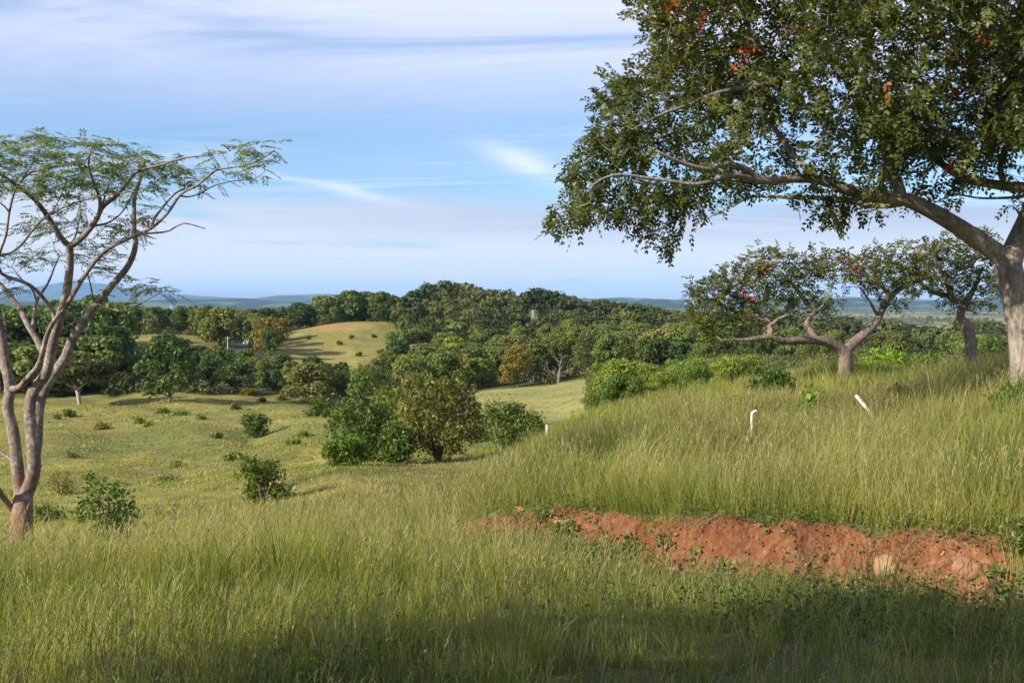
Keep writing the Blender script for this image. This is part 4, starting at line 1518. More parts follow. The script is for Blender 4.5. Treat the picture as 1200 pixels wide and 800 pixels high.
    # hanging sprays
    for hx, hy, hs, hn, hd in ((975, 252, 20, 34, -1.0), (655, 266, 12, 14, -1.6), (781, 284, 8, 9, -1.2), (745, 262, 18, 16, -1.5), (700, 246, 16, 14, -1.6), (1010, 250, 10, 8, -.6), (1085, 228, 12, 8, 0), (1120, 232, 8, 5, .5)):
        q = np.concatenate([q, [P(hx + R.normal(0, hs * .5), hy + R.normal(0, hs * .4), d + hd + R.normal(0, .25)) for _ in range(hn)]])
    sk.grow(q, 0.16, 0.17, 90, 0.28, from_r=0.11)
    sk.finish(tip=0.0034, expo=2.35, cap=0.04)
    tp, td = sk.tips(0.012)
    sel = R.permutation(len(tp))[:15000]
    tp, td = tp[sel], td[sel]
    per = 3
    rep = np.repeat(np.arange(len(tp)), per)
    mm = len(rep)
    dd = unit(td[rep] * 0.6 + R.normal(0, .7, (mm, 3)) + np.array((0, 0, -0.12)))
    nn = unit(R.normal(0, .45, (mm, 3)) + np.array((0, 0, 1.0)))
    cv = fbm(tp[:, 0] * 1.2, tp[:, 2] * 1.2 + tp[:, 1], 2, 5)
    v = np.clip(0.42 + 0.22 * cv[rep] + R.normal(0, 0.10, mm), 0, 0.90)
    # a few turning leaves in the upper left of the crown
    pxl = CX + F * tp[rep, 0] / tp[rep, 1]
    turn = (R.uniform(size=mm) < np.where((pxl < 905) & (tp[rep, 2] > 5.6), 0.10, 0.004))
    v = np.where(turn, R.uniform(.9, 1.0, mm), v)
    leaf = compound(tp[rep] + R.normal(0, .05, (mm, 3)), dd, nn, R.uniform(.16, .26, mm), 4, 0.098, 0.052, v, 0.28, 0.05)
    cs = [P(px, py, d + R.uniform(-2.6, -2.0)) for px, py in ((1115, 74), (1124, 70), (1131, 78), (1110, 70), (1112, 191), (790, 4), (783, 10), (822, 26), (1083, 97), (1150, 44), (1196, 42), (868, 78), (1128, 92), (1122, 108), (940, 35), (877, 58))]
    plant('tree', base, sk, leaf, BARK_FURROW, LEAF_BIG, 'big tree with a leaning grey limb and a broad dark crown, nearest on the right', 'tree', extra=(('blossom', blossoms(cs, 13, .05, .08), BLOSSOM),))


right_tree()


def small_tree(d, limbs, lobes, nattr, label, base_px, flowers, bark, seed, leafscale=1.0, per=4):
    base = P(*base_px, d)
    base[2] = gz(base[0], base[1])
    sk = Skel()
    first = True
    for pts, r0, r1 in limbs:
        p = Pm(d, *pts)
        if first:
            p = [base + np.array((0, 0, -.3)), base + np.array((0, 0, .08))] + p
        sk.limbs(p, r0, r1, 0.16, not first, 0.02)
        first = False
    rs = np.random.default_rng(seed)
    L = np.array(lobes, float)      # px, py, rx, ry, depth, weight
    area = L[:, 2] * L[:, 3] * L[:, 5]
    li = rs.choice(len(L), nattr, p=area / area.sum())
    v = unit(rs.normal(0, 1, (nattr, 3))) * rs.uniform(.0, 1, (nattr, 1)) ** (1 / 2.4)
    q = np.array([P(L[i, 0] + a * L[i, 2], L[i, 1] + b * L[i, 3], d + L[i, 4] + c * L[i, 2] * d / F * 0.9) for i, (a, b, c) in zip(li, v)])
    sk.grow(q, 0.20, 0.22, 70, 0.28, from_r=0.10)
    sk.finish(tip=0.006, expo=2.35, cap=0.045)
    tp, td = sk.tips(0.018)
    rep = np.repeat(np.arange(len(tp)), per)
    mm = len(rep)
    dd = unit(td[rep] * .6 + rs.normal(0, .7, (mm, 3)))
    nn = unit(rs.normal(0, .45, (mm, 3)) + np.array((0, 0, 1.0)))
    cv = fbm(tp[:, 0], tp[:, 2] + tp[:, 1], 2, seed)
    vv = np.clip(0.5 + .25 * cv[rep] + rs.normal(0, .10, mm), 0, .9)
    leaf = compound(tp[rep] + rs.normal(0, .07, (mm, 3)), dd, nn, rs.uniform(.16, .26, mm) * leafscale, 3, 0.125 * leafscale, 0.06 * leafscale, vv, .25, .06)
    cs = [P(px + rs.normal(0, 3), py + rs.normal(0, 2.5), d - rs.uniform(1.0, 2.2)) for px, py, k in flowers for _ in range(k)]
    return plant('tree', base, sk, leaf, bark, LEAF_BIG, label, 'tree', extra=(('blossom', blossoms(cs, 4, .09, .085), BLOSSOM),))


BARK_BROWN = mat_bark('rough brown bark', (0.07, 0.05, 0.04), (0.19, 0.145, 0.115), (0.32, 0.26, 0.215), 8.0, 0.3, 1.0, dist=0.04)
small_tree(27.5, [
    (((991, 428), (990, 412)), .23, .19),
    (((990, 413), (972, 401, -.2), (948, 398, -.4), (921, 400, -.7), (902, 395, -.9), (872, 398, -1.1), (846, 398, -1.3)), .155, .03),
    (((956, 399, -.3), (954, 393, -.2), (945, 381, 0), (950, 370, .1), (945, 355, .2), (930, 335, .3), (915, 318, .4)), .11, .03),
    (((904, 396, -.9), (902, 381, -.6), (894, 373, -.4), (872, 369, -.2), (850, 360, 0), (830, 350, .1)), .09, .02),
    (((902, 383, -.6), (912, 374, -1), (925, 368, -1.2)), .05, .02),
    (((990, 413), (1003, 400, .2), (1012, 392, .3), (1028, 376, .6), (1034, 362, .8), (1052, 340, 1), (1082, 327, 1.2), (1100, 318, 1.3)), .15, .03),
    (((1033, 364, .8), (1040, 345, .5), (1020, 325, .2), (1000, 318, 0)), .08, .02),
    (((1030, 372, .7), (1018, 352, .3), (1008, 338, .1)), .045, .02),
    (((950, 372, .1), (962, 360, -.3), (975, 345, -.5)), .05, .02)],
    [(835, 352, 34, 30, -.5, 1.0), (818, 345, 20, 14, -.4, 1), (825, 378, 26, 16, -.8, .6), (870, 350, 36, 26, 0, 1.1), (885, 318, 40, 20, .2, 1.2), (908, 296, 26, 12, .3, 1), (930, 312, 36, 20, .3, 1), (920, 345, 36, 26, .2, 1), (960, 308, 34, 20, .2, 1),
     (985, 298, 24, 12, .2, 1), (1000, 318, 30, 18, .2, 1), (1040, 322, 44, 22, .9, 1.1), (1030, 300, 30, 16, .8, 1), (1075, 318, 30, 22, 1.1, 1), (960, 350, 26, 18, 0, .7), (880, 380, 30, 14, -.4, .4), (1050, 350, 26, 12, .8, .5), (845, 322, 20, 10, 0, .8)],
    1150, 'low leaning tree with a forked trunk, long level limb and red blossom', (990, 434), ((892, 312, 3), (903, 311, 3), (872, 345, 3), (880, 350, 2), (868, 330, 1), (995, 308, 3), (1004, 314, 4), (1010, 309, 2), (1000, 303, 2)), BARK_BROWN, 21)
small_tree(30.5, [
    (((1139, 430), (1137, 405, .1), (1134, 382, .1), (1126, 373, .1), (1127, 360, .2), (1116, 349, .2), (1104, 345, .1), (1091, 341, 0), (1078, 332, 0)), .24, .05),
    (((1126, 366, .2), (1133, 352, .3), (1142, 338, .4), (1150, 318, .5)), .13, .03),
    (((1116, 349, .2), (1108, 330, -.3), (1100, 310, -.6)), .10, .03),
    (((1130, 356, .3), (1156, 352, .2), (1176, 342, .1)), .05, .02)],
    [(1085, 305, 32, 26, -.3, 1), (1118, 290, 34, 20, 0, 1), (1150, 290, 24, 18, .2, 1), (1140, 320, 32, 24, .3, 1.1), (1100, 330, 30, 18, -.2, .9), (1165, 330, 24, 22, .4, 1), (1075, 335, 20, 16, -.3, .8), (1130, 350, 34, 14, .2, .7), (1160, 355, 18, 10, .3, .6), (1062, 292, 16, 12, 0, .8), (1150, 272, 14, 7, .2, .8)],
    640, 'slender twisted tree with a rounded crown between the leaning tree and the big one', (1138, 433), ((1085, 290, 2), (1096, 285, 2), (1088, 312, 1), (1075, 296, 1)), BARK_BROWN, 22)


def left_tree():
    d = 14.2
    base = P(25, 652, d)
    base[2] = gz(base[0], base[1])
    sk = Skel()
    T_ = (-0.0)
    sk.limbs([base + np.array((0, 0, -.35)), base + np.array((0, 0, .1))] + Pm(d, (26, 625), (27, 600), (28, 578)), 0.235, 0.128, 0.08, False, 0.004)
    L = lambda pts, a, b, j=True: sk.limbs(Pm(d, *pts), a * (.64 + 1.2 * a), b * .72, 0.08, j, 0.014)
    # left stem
    L(((26, 585), (22, 560, .05), (19, 530, .05), (16, 505, .1), (10, 478, .1), (12, 456, .1), (9, 435, .1), (3, 400, .15), (-4, 360, .2), (-18, 320, .3), (-40, 280, .4), (-70, 240, .5)), 0.115, 0.05)
    # middle stem
    L(((29, 582), (38, 560, -.05), (41, 535, -.1), (38, 508, -.1), (35, 485, -.1), (37, 464, -.15), (51, 442, -.2), (57, 423, -.2), (62, 399, -.25), (71, 371, -.3), (78, 342, -.35), (81, 314, -.4), (81, 288, -.4)), 0.125, 0.07)
    # right stem
    L(((38, 545, -.05), (43, 520, .15), (45, 495, .2), (48, 470, .25), (57, 448, .3), (74, 423, .4), (85, 397, .5), (100, 373, .6), (114, 355, .7), (133, 333, .8), (150, 311, .9), (159, 288, 1.0), (157, 262, 1.1), (156, 235, 1.2), (163, 212, 1.3), (170, 190, 1.4)), 0.115, 0.03)
    # fork of the middle stem
    L(((81, 289, -.4), (70, 277, -.5), (57, 255, -.6), (42, 234, -.8), (23, 219, -1), (6, 208, -1.2), (-20, 195, -1.4)), 0.06, 0.018)
    L(((81, 289, -.4), (93, 281, -.5), (106, 266, -.5), (117, 249, -.6), (117, 232, -.7), (109, 211, -.9), (104, 192, -1.0), (108, 175, -1.1)), 0.06, 0.015)
    L(((117, 248, -.6), (123, 240, -.6), (138, 228, -.7), (153, 211, -.8), (164, 200, -.8), (188, 193, -.9), (220, 185, -1.0), (232, 184, -1)), 0.042, 0.012)
    L(((120, 243, -.6), (126, 220, -.3), (133, 196, -.1), (128, 170, 0)), 0.022, 0.007)
    L(((106, 266, -.5), (124, 262, -.2), (140, 252, .1), (150, 236, .3), (158, 222, .4)), 0.028, 0.01)
    L(((84, 286, -.4), (90, 268, -.1), (94, 245, .2), (92, 225, .4)), 0.022, 0.008)
    # thin limb crossing in front and the long right-hand limb
    L(((18, 456, .05), (30, 446, -.3), (45, 430, -.4), (51, 404, -.45), (64, 373, -.5), (76, 359, -.5), (95, 328, -.6), (112, 304, -.65), (128, 290, -.7), (157, 277, -.7), (178, 268, -.7), (196, 250, -.7), (210, 230, -.7), (230, 218, -.75), (252, 200, -.8), (268, 197, -.8), (286, 194, -.85), (306, 186, -.9), (322, 176, -.95)), 0.06, 0.012)
    L(((166, 274, -.7), (184, 273, -.7), (200, 270, -.72), (216, 262, -.75), (240, 268, -.8)), 0.022, 0.009)
    L(((176, 262, -.7), (190, 244, -.5), (205, 228, -.4), (216, 222, -.35)), 0.025, 0.014)
    L(((200, 246, -.7), (186, 222, -.9), (178, 206, -1.0), (170, 198, -1.1)), 0.013, 0.006)
    L(((212, 231, -.7), (232, 228, -.5), (252, 218, -.4), (276, 212, -.3), (300, 208, -.3), (311, 198, -.3)), 0.02, 0.006)
    L(((252, 200, -.8), (256, 193, -.9), (246, 178, -1.0), (240, 170, -1.1)), 0.011, 0.004)
    L(((270, 196, -.8), (262, 184, -.6), (254, 170, -.5)), 0.010, 0.004)
    L(((322, 176, -.95), (328, 186, -1.0), (318, 194, -1.0)), 0.009, 0.004)
    # lower right spray
    L(((114, 355, .7), (124, 360, .5), (142, 364, .3), (160, 358, .1), (178, 348, 0), (192, 342, -.1)), 0.024, 0.008)
    L(((111, 357, .65), (107, 337, .4), (103, 324, .2), (96, 316, .1)), 0.022, 0.008)
    # limbs to the left
    L(((56, 425, -.2), (46, 406, -.1), (31, 378, 0), (19, 356, .1), (0, 333, .2), (-30, 310, .4), (-70, 290, .6)), 0.065, 0.02)
    L(((66, 372, -.45), (55, 354, -.6), (36, 335, -.8), (2, 321, -1.0), (-2, 300, -1.1), (6, 276, -1.2), (11, 249, -1.3), (19, 221, -1.4), (32, 202, -1.5), (39, 190, -1.5), (40, 172, -1.6)), 0.042, 0.010)
    L(((4, 302, -1.1), (24, 288, -1.0), (40, 268, -1.0), (55, 253, -1.0), (74, 243, -1.1), (100, 234, -1.2), (119, 229, -1.3), (153, 225, -1.4)), 0.028, 0.008)
    L(((57, 253, -1.0), (66, 238, -1.2), (74, 220, -1.3), (80, 200, -1.4)), 0.014, 0.006)
    L(((12, 247, -1.3), (-8, 232, -1.5), (-30, 215, -1.7)), 0.02, 0.008)
    L(((24, 214, -1.4), (44, 200, -1.5), (70, 193, -1.6), (86, 190, -1.6), (96, 178, -1.7)), 0.018, 0.006)
    L(((38, 389, .0), (40, 372, .3), (43, 352, .5), (54, 334, .7), (62, 318, .9), (70, 300, 1.1)), 0.045, 0.012)
    L(((43, 352, .5), (38, 340, .7), (24, 326, 1.0), (14, 312, 1.2)), 0.024, 0.01)
    L(((98, 372, .55), (84, 380, .5), (74, 385, .45), (66, 392, .4)), 0.014, 0.02)
    # pale low limbs leaving the frame
    L(((18, 602, .0), (8, 588, -.1), (-4, 570, -.3), (-22, 545, -.5), (-45, 505, -.7), (-70, 440, -.9), (-100, 360, -1.0), (-130, 290, -1.1)), 0.062, 0.02)
    L(((18, 545, .05), (8, 535, .3), (-6, 524, .5), (-30, 500, .8), (-70, 460, 1.2)), 0.035, 0.015)
    L(((10, 440, .1), (-4, 425, .2), (-30, 400, .4)), 0.03, 0.012)
    lobes = ((40, 178, 46, 26, -1.3, 1), (92, 182, 44, 24, -.8, 1), (5, 180, 40, 30, -1.3, 1), (135, 185, 42, 26, -.3, 1), (172, 195, 36, 20, .3, .9), (205, 196, 34, 16, -.4, .9), (110, 215, 40, 20, -.6, 1), (60, 220, 36, 18, -1.0, .8), (150, 225, 36, 16, .2, .7), (30, 160, 30, 10, -.6, .8), (110, 165, 34, 12, -.2, .8), (60, 165, 30, 12, 0, .7),
             (300, 184, 28, 16, -.9, 1.5), (290, 170, 22, 9, -.8, 1.4), (318, 166, 14, 7, -.9, 1.3), (272, 176, 18, 10, -.7, 1), (250, 185, 22, 14, -.6, .8), (225, 205, 30, 12, -.5, 1), (290, 206, 26, 8, -.3, 1.1), (240, 220, 24, 8, -.5, .7), (185, 218, 24, 10, 0, .6),
             (140, 268, 30, 16, -.3, .9), (165, 255, 20, 12, .6, .8), (110, 290, 34, 12, .6, .7), (60, 300, 34, 18, .9, .6), (25, 300, 28, 16, 1.0, .6), (40, 265, 30, 14, -.2, .6), (85, 255, 30, 14, .4, .6), (180, 340, 26, 12, 0, 1), (205, 345, 16, 6, -.1, .9), (160, 330, 20, 8, .2, .8), (120, 318, 22, 10, .4, .6), (15, 335, 22, 10, .8, .5),
             (-50, 200, 60, 40, -.6, .9), (-60, 270, 60, 40, .2, .8), (-110, 260, 60, 50, -.6, .8), (70, 205, 40, 20, .9, .8), (20, 215, 40, 22, 1.0, .8), (120, 200, 36, 18, 1.3, .8))
    lb = np.array(lobes)
    n = 2300
    area = lb[:, 2] * lb[:, 3] * lb[:, 5]
    li = R.choice(len(lb), n, p=area / area.sum())
    v = unit(R.normal(0, 1, (n, 3))) * R.uniform(0, 1, (n, 1)) ** (1 / 2.2)
    q = np.array([P(lb[i, 0] + a * lb[i, 2], lb[i, 1] + b * lb[i, 3], d + lb[i, 4] + c * lb[i, 2] * d / F * 1.2) for i, (a, b, c) in zip(li, v)])
    sk.grow(q, 0.11, 0.13, 80, 0.25, from_r=0.05)
    sk.finish(tip=0.0026, expo=2.4, cap=0.02)
    tp, td = sk.tips(0.0065)
    sel = R.permutation(len(tp))[:8200]
    tp, td = tp[sel], td[sel]
    m = len(tp)
    dd = unit(td * np.array((1, 1, .3)) + R.normal(0, .55, (m, 3)) * np.array((1, 1, .35)) + np.array((0, 0, .05)))
    nn = unit(R.normal(0, .22, (m, 3)) + np.array((0, 0, 1.0)))
    cv = fbm(tp[:, 0] * 1.4, tp[:, 2] * 1.4 + tp[:, 1], 2, 15)
    vv = np.clip(.5 + .25 * cv + R.normal(0, .13, m), 0, 1)
    leaf = compound(tp, dd, nn, R.uniform(.16, .27, m), 8, 0.080, 0.021, vv, .28, .06)
    lm = mat_leaf('feathery leaves', [(0.0, (0.055, 0.085, 0.022)), (.5, (0.135, 0.175, 0.042)), (.85, (.24, .27, .065)), (1, (.34, .32, .09))], .45, .25)
    pale = mat_bark('pale mottled bark', (0.075, 0.055, 0.045), (0.20, 0.155, 0.130), (0.46, 0.40, 0.36), 9.0, 0.85, 0.9, (0.95, 2.2, (0.17, 0.085, 0.055), (0.30, 0.17, 0.12)), dist=0.02)
    plant('tree', base, sk, leaf, pale, lm, 'pale forked tree with feathery leaves and a reddish trunk foot, nearest on the left', 'tree')


left_tree()


# ------------------------------------------------------------------ grass
def mat_grass():
    m = bpy.data.materials.new('grass blades')
    m.use_nodes = True
    T = NT(m.node_tree)
    out = T.n('ShaderNodeOutputMaterial')
    v = T.n('ShaderNodeAttribute', attribute_name='v').outputs['Fac']      # each blade's own shade
    dry = T.n('ShaderNodeAttribute', attribute_name='dry').outputs['Fac']  # how dry the blade is
    t = T.n('ShaderNodeAttribute', attribute_name='t').outputs['Fac']      # root to tip
    green = T.ramp(v, [(0, (0.080, 0.125, 0.018)), (.5, (0.215, 0.250, 0.038)), (1, (0.39, 0.38, 0.075))])
    straw = T.ramp(v, [(0, (0.20, 0.15, 0.065)), (.5, (0.36, 0.30, 0.135)), (1, (0.52, 0.44, 0.23))])
    f = T.math('ADD', dry, T.math('MULTIPLY', T.math('POWER', t, 2.0), 0.32), clamp=True)
    c = T.mix(f, green, straw)
    bs = T.n('ShaderNodeBsdfPrincipled')
    bs.inputs['Roughness'].default_value = 0.5
    bs.inputs['Specular IOR Level'].default_value = 0.3
    T.l(c, bs.inputs['Base Color'])
    tr = T.n('ShaderNodeBsdfTranslucent')
    T.l(T.mix(1.0, c, (1.15, 1.25, 0.75), 'MULTIPLY'), tr.inputs[0])
    mx = T.n('ShaderNodeMixShader')
    mx.inputs[0].default_value = 0.52
    T.l(bs.outputs[0], mx.inputs[1])
    T.l(tr.outputs[0], mx.inputs[2])
    T.l(mx.outputs[0], out.inputs[0])
    return m


GRASS = mat_grass()


def blades(b, h, lean, width, v, dry, bend=0.5, seeds=None):
    """tapering bent blades; lean is the horizontal offset of the tip"""
    n = len(b)
    az = R.uniform(0, 2 * math.pi, n)
    side = np.stack([np.cos(az), np.sin(az), np.zeros(n)], 1)
    rows, tt = [], []
    for f, wf in ((0.0, 1.0), (0.38, 0.85), (0.74, 0.55)):
        c = b + lean * (f ** 1.8)[..., None] if False else b + lean * (f ** 1.8)
        c = c + np.array((0, 0, 1.0)) * (h * (f - 0.18 * f * f * bend))[:, None]
        rows += [c - side * (width * wf * 0.5)[:, None], c + side * (width * wf * 0.5)[:, None]]
        tt += [f, f]
    tip = b + lean + np.array((0, 0, 1.0)) * (h * (1 - 0.18 * bend))[:, None]
    rows.append(tip)
    tt.append(1.0)
    V = np.stack(rows, 1).reshape(-1, 3)
    o = np.arange(n)[:, None] * 7
    q = np.concatenate([o + np.array([[0, 1, 3, 2]]), o + np.array([[2, 3, 5, 4]])])
    tri = o + np.array([[4, 5, 6]])
    return V, q, tri, np.repeat(v, 7), np.repeat(dry, 7), np.tile(np.array(tt), n)


def cat_blades(ps):
    V, q, t, v, dr, tt, off = [], [], [], [], [], [], 0
    for a in ps:
        V.append(a[0])
        q.append(a[1] + off)
        t.append(a[2] + off)
        v.append(a[3])
        dr.append(a[4])
        tt.append(a[5])
        off += len(a[0])
    return np.concatenate(V), np.concatenate(q), np.concatenate(t), np.concatenate(v), np.concatenate(dr), np.concatenate(tt)


def cut_masks(x, d):
    t = np.clip(x / d, -.8, .8)
    px = CX + F * t
    s = cut_s(t, d)
    w = cut_w(t)
    # bare earth on the face of the bank; partly bare at its foot
    n1 = fbm(x * 1.6, d * 1.6, 3, 201)
    face = (s > -0.25 + 0.3 * n1) & (s < w + 0.06) & (px > 528 + 25 * n1)
    gap = face & ((n1 > 0.22 - .35 * np.exp(-((px - 745) / 50) ** 2)) & (px < 880) & (px > 640))
    face = face & ~gap & (px < 1186 + 20 * n1)
    foot = (s > -2.0) & (s <= -0.1) & (px > 560)
    return px, s, w, face, foot


def build_grass():
    ps = []
    # clumps
    def clumps(n, d0, d1, px0, px1, per, hfun, wbase, spread, short=False):
        d = R.uniform(d0, d1, n)
        px = R.uniform(px0, px1, n)
        x = (px - CX) / F * d
        pxx, s, w, face, foot = cut_masks(x, d)
        keep = ~face
        keep &= ~(foot & (R.uniform(size=n) < 0.55))
        # thinner on the shaded weedy strip, right foreground
        weedy = (pxx > 640) & (d < 9) & (s < -0.2)
        keep &= ~(weedy & (R.uniform(size=n) < 0.45))
        # the thicket and open short grass beyond the slope
        open_ = (pxx < 600) & (d > np.interp(pxx, (-100, 100, 300, 450, 560, 600), (14, 15.5, 18, 19.5, 22, 30)) + 2.2 * fbm(pxx / 50, d * .3 + 2, 2, 3))
        keep &= ~open_ if not short else open_ | (R.uniform(size=n) < .12)
        d, px, x, s = d[keep], px[keep], x[keep], s[keep]
        n = len(d)
        rep = np.repeat(np.arange(n), per)
        m = len(rep)
        rad = spread * (0.6 + d[rep] / 25)
        ox, oy = R.normal(0, 1, m) * rad, R.normal(0, 1, m) * rad
        bx, by = x[rep] + ox, d[rep] + oy
        _, s2, w2, face2, _ = cut_masks(bx, np.maximum(by, .5))
        k = ~face2
        rep, ox, oy, bx, by, rad = rep[k], ox[k], oy[k], bx[k], by[k], rad[k]
        m = len(rep)
        bz = ground_np(bx, by) - 0.02
        hh = hfun(px, d, x, s)
        h = hh[rep] * R.uniform(0.45, 1.2, m) * (R.lognormal(0, .22, n))[rep]
        lean = np.stack([ox / rad, oy / rad, np.zeros(m)], 1) * (0.16 * h)[:, None] + np.stack([.05 + .48 * fbm(bx / 1.6, by / 2.0, 2, 501) + R.normal(0, .17, m), .25 * fbm(bx / 1.8 + 9, by / 2.0, 2, 502) + R.normal(0, .17, m), np.zeros(m)], 1) * h[:, None]
        lip = np.exp(-((s2[k] - w2[k] - .12) / .14) ** 2) * (CX + F * bx / by > 540)
        lean[:, 1] -= lip * h * .55
        patch = fbm(bx / 2.1, by / 3.2, 3, 301)
        patch2 = fbm(bx / 6.0, by / 7.0, 2, 302)
        patch3 = fbm(bx / 0.7, by / 1.0, 2, 303)
        cl = R.normal(0, .12, n)
        v = np.clip(0.50 + .42 * patch + .22 * patch3 + cl[rep] + R.normal(0, .16, m), 0, 1)
        pxb = CX + F * bx / np.maximum(by, .5)
        up = sstep(-0.1, 0.4, s2[k])
        top = sstep(13, 18, by) * up * (pxb > 740)
        green_edge = up * (1 - sstep(10.0, 14.5, by)) * (pxb > 700) + 1.3 * (1 - sstep(700, 860, pxb)) * sstep(540, 600, pxb) * up + .7 * sstep(20, 23, by) * up * (pxb > 600)
        dry = np.clip(0.15 + .06 * (pxb < 600) + .46 * patch2 + .30 * patch + .12 * patch3 + .10 * top - 0.22 * green_edge + R.normal(0, .10, m), 0, 1)
        dry = np.where(R.uniform(size=m) < 0.07, R.uniform(.7, 1, m), dry)
        wd = wbase * (0.75 + by / 14.0) * R.uniform(.6, 1.3, m)
        ps.append(blades(np.stack([bx, by, bz], 1), h, lean, wd, v, dry))
        return px, d, x, s

    def h_tall(px, d, x, s):
        n = fbm(x / 1.7, d / 2.2, 2, 401)
        h = 0.42 + 0.13 * n
        h = np.where((s > 0) & (px > 560), 0.50 + .14 * n - 0.10 * sstep(15, 22, d), h)
        h = np.where((px > 640) & (d < 9.5) & (s < 0), 0.34 + .10 * n - .20 * sstep(-1.8, -.5, s), h)
        h = np.where((px > 520) & (px < 860) & (s < 0) & (s > -2.2), 0.17 + .07 * n + .12 * sstep(-1.2, -2.2, s), h)
        h = h * (1 - .45 * sstep(260, 60, px) * sstep(9, 13, d)) * (.42 + .58 * sstep(4.0, 9.0, d))
        h = np.where((s > -.4) & (s < .55) & (px < 880) & (px > 560), np.minimum(h, .17 + .05 * n), h)
        return np.maximum(h, .1)
    clumps(22500, 2.6, 34, -300, 1520, 12, h_tall, 0.0048, 0.055)
    # scattered taller tussocks
    clumps(540, 3.2, 24, -300, 1520, 46, lambda px, d, x, s: 1.45 * h_tall(px, d, x, s), 0.0052, 0.075)
    # shorter under-growth that fills the base
    clumps(11500, 2.6, 30, -300, 1520, 10, lambda px, d, x, s: 0.45 * h_tall(px, d, x, s), 0.006, 0.08)
    # cropped grass and tufts on the open slope and in the pasture
    clumps(6500, 14.5, 62, -110, 640, 9, lambda px, d, x, s: 0.13 + .07 * fbm(x / 3, d / 4, 2, 8), 0.009, 0.10, True)
    clumps(9000, 45, 140, -110, 700, 4, lambda px, d, x, s: 0.17 + .10 * fbm(x / 5, d / 7, 2, 8), 0.013, 0.055, True)
    # seed stalks above the leaves
    n = 26000
    d = R.uniform(2.8, 24, n)
    px = R.uniform(-300, 1520, n)
    x = (px - CX) / F * d
    pxx, s, w, face, foot = cut_masks(x, d)
    k = ~face & ~(foot & (R.uniform(size=n) < .6)) & (fbm(x / 1.5, d / 1.5, 2, 71) > -0.15)
    k &= ~((pxx > 640) & (d < 9) & (R.uniform(size=n) < .6))
    k &= (pxx > 600) | (d < np.interp(pxx, (-100, 100, 300, 450, 560, 600), (14, 15.5, 18, 19.5, 22, 30)))
    x, d, s, pxx = x[k], d[k], s[k], pxx[k]
    n = len(x)
    h = (h_tall(pxx, d, x, s) + 0.16) * R.uniform(.75, 1.25, n)
    z = ground_np(x, d) - .02
    lean = np.stack([R.normal(.09, .17, n), R.normal(0, .15, n), np.zeros(n)], 1) * h[:, None]
    b = np.stack([x, d, z], 1)
    v = np.clip(R.normal(.55, .2, n), 0, 1)
    dry = np.clip(R.normal(.72, .2, n), 0.2, 1)
    ps.append(blades(b, h, lean, 0.0026 * (0.75 + d / 14), v, dry, 0.3))
    # spikelets near the tip
    for f in (.70, .78, .86, .93):
        c = b + lean * f ** 1.8 + np.array((0, 0, 1.0)) * (h * (f - .054 * f * f))[:, None]
        sp = R.normal(0, .02, (n, 3)) * np.array((1, 1, 0))
        ps.append(blades(c, h * .085, sp + lean * .12, 0.0055 * (0.75 + d / 14), v, np.clip(dry + .1, 0, 1), .3))
    V, q, t, v, dr, tt = cat_blades(ps)
    o = link('tall_grass', mesh_np('tall_grass', V, [q, t], {'v': v, 'dry': dr, 't': tt}, mats=[GRASS]))
    tag(o, 'tall yellow green grass with straw seed heads over the slope and knoll', 'grass', kind='stuff')


build_grass()

WEED = mat_leaf('weed leaves', [(0.0, (0.045, 0.075, 0.018)), (.5, (0.095, 0.140, 0.030)), (.85, (0.15, 0.185, 0.042)), (1, (.22, .22, .06))], .35, .12)


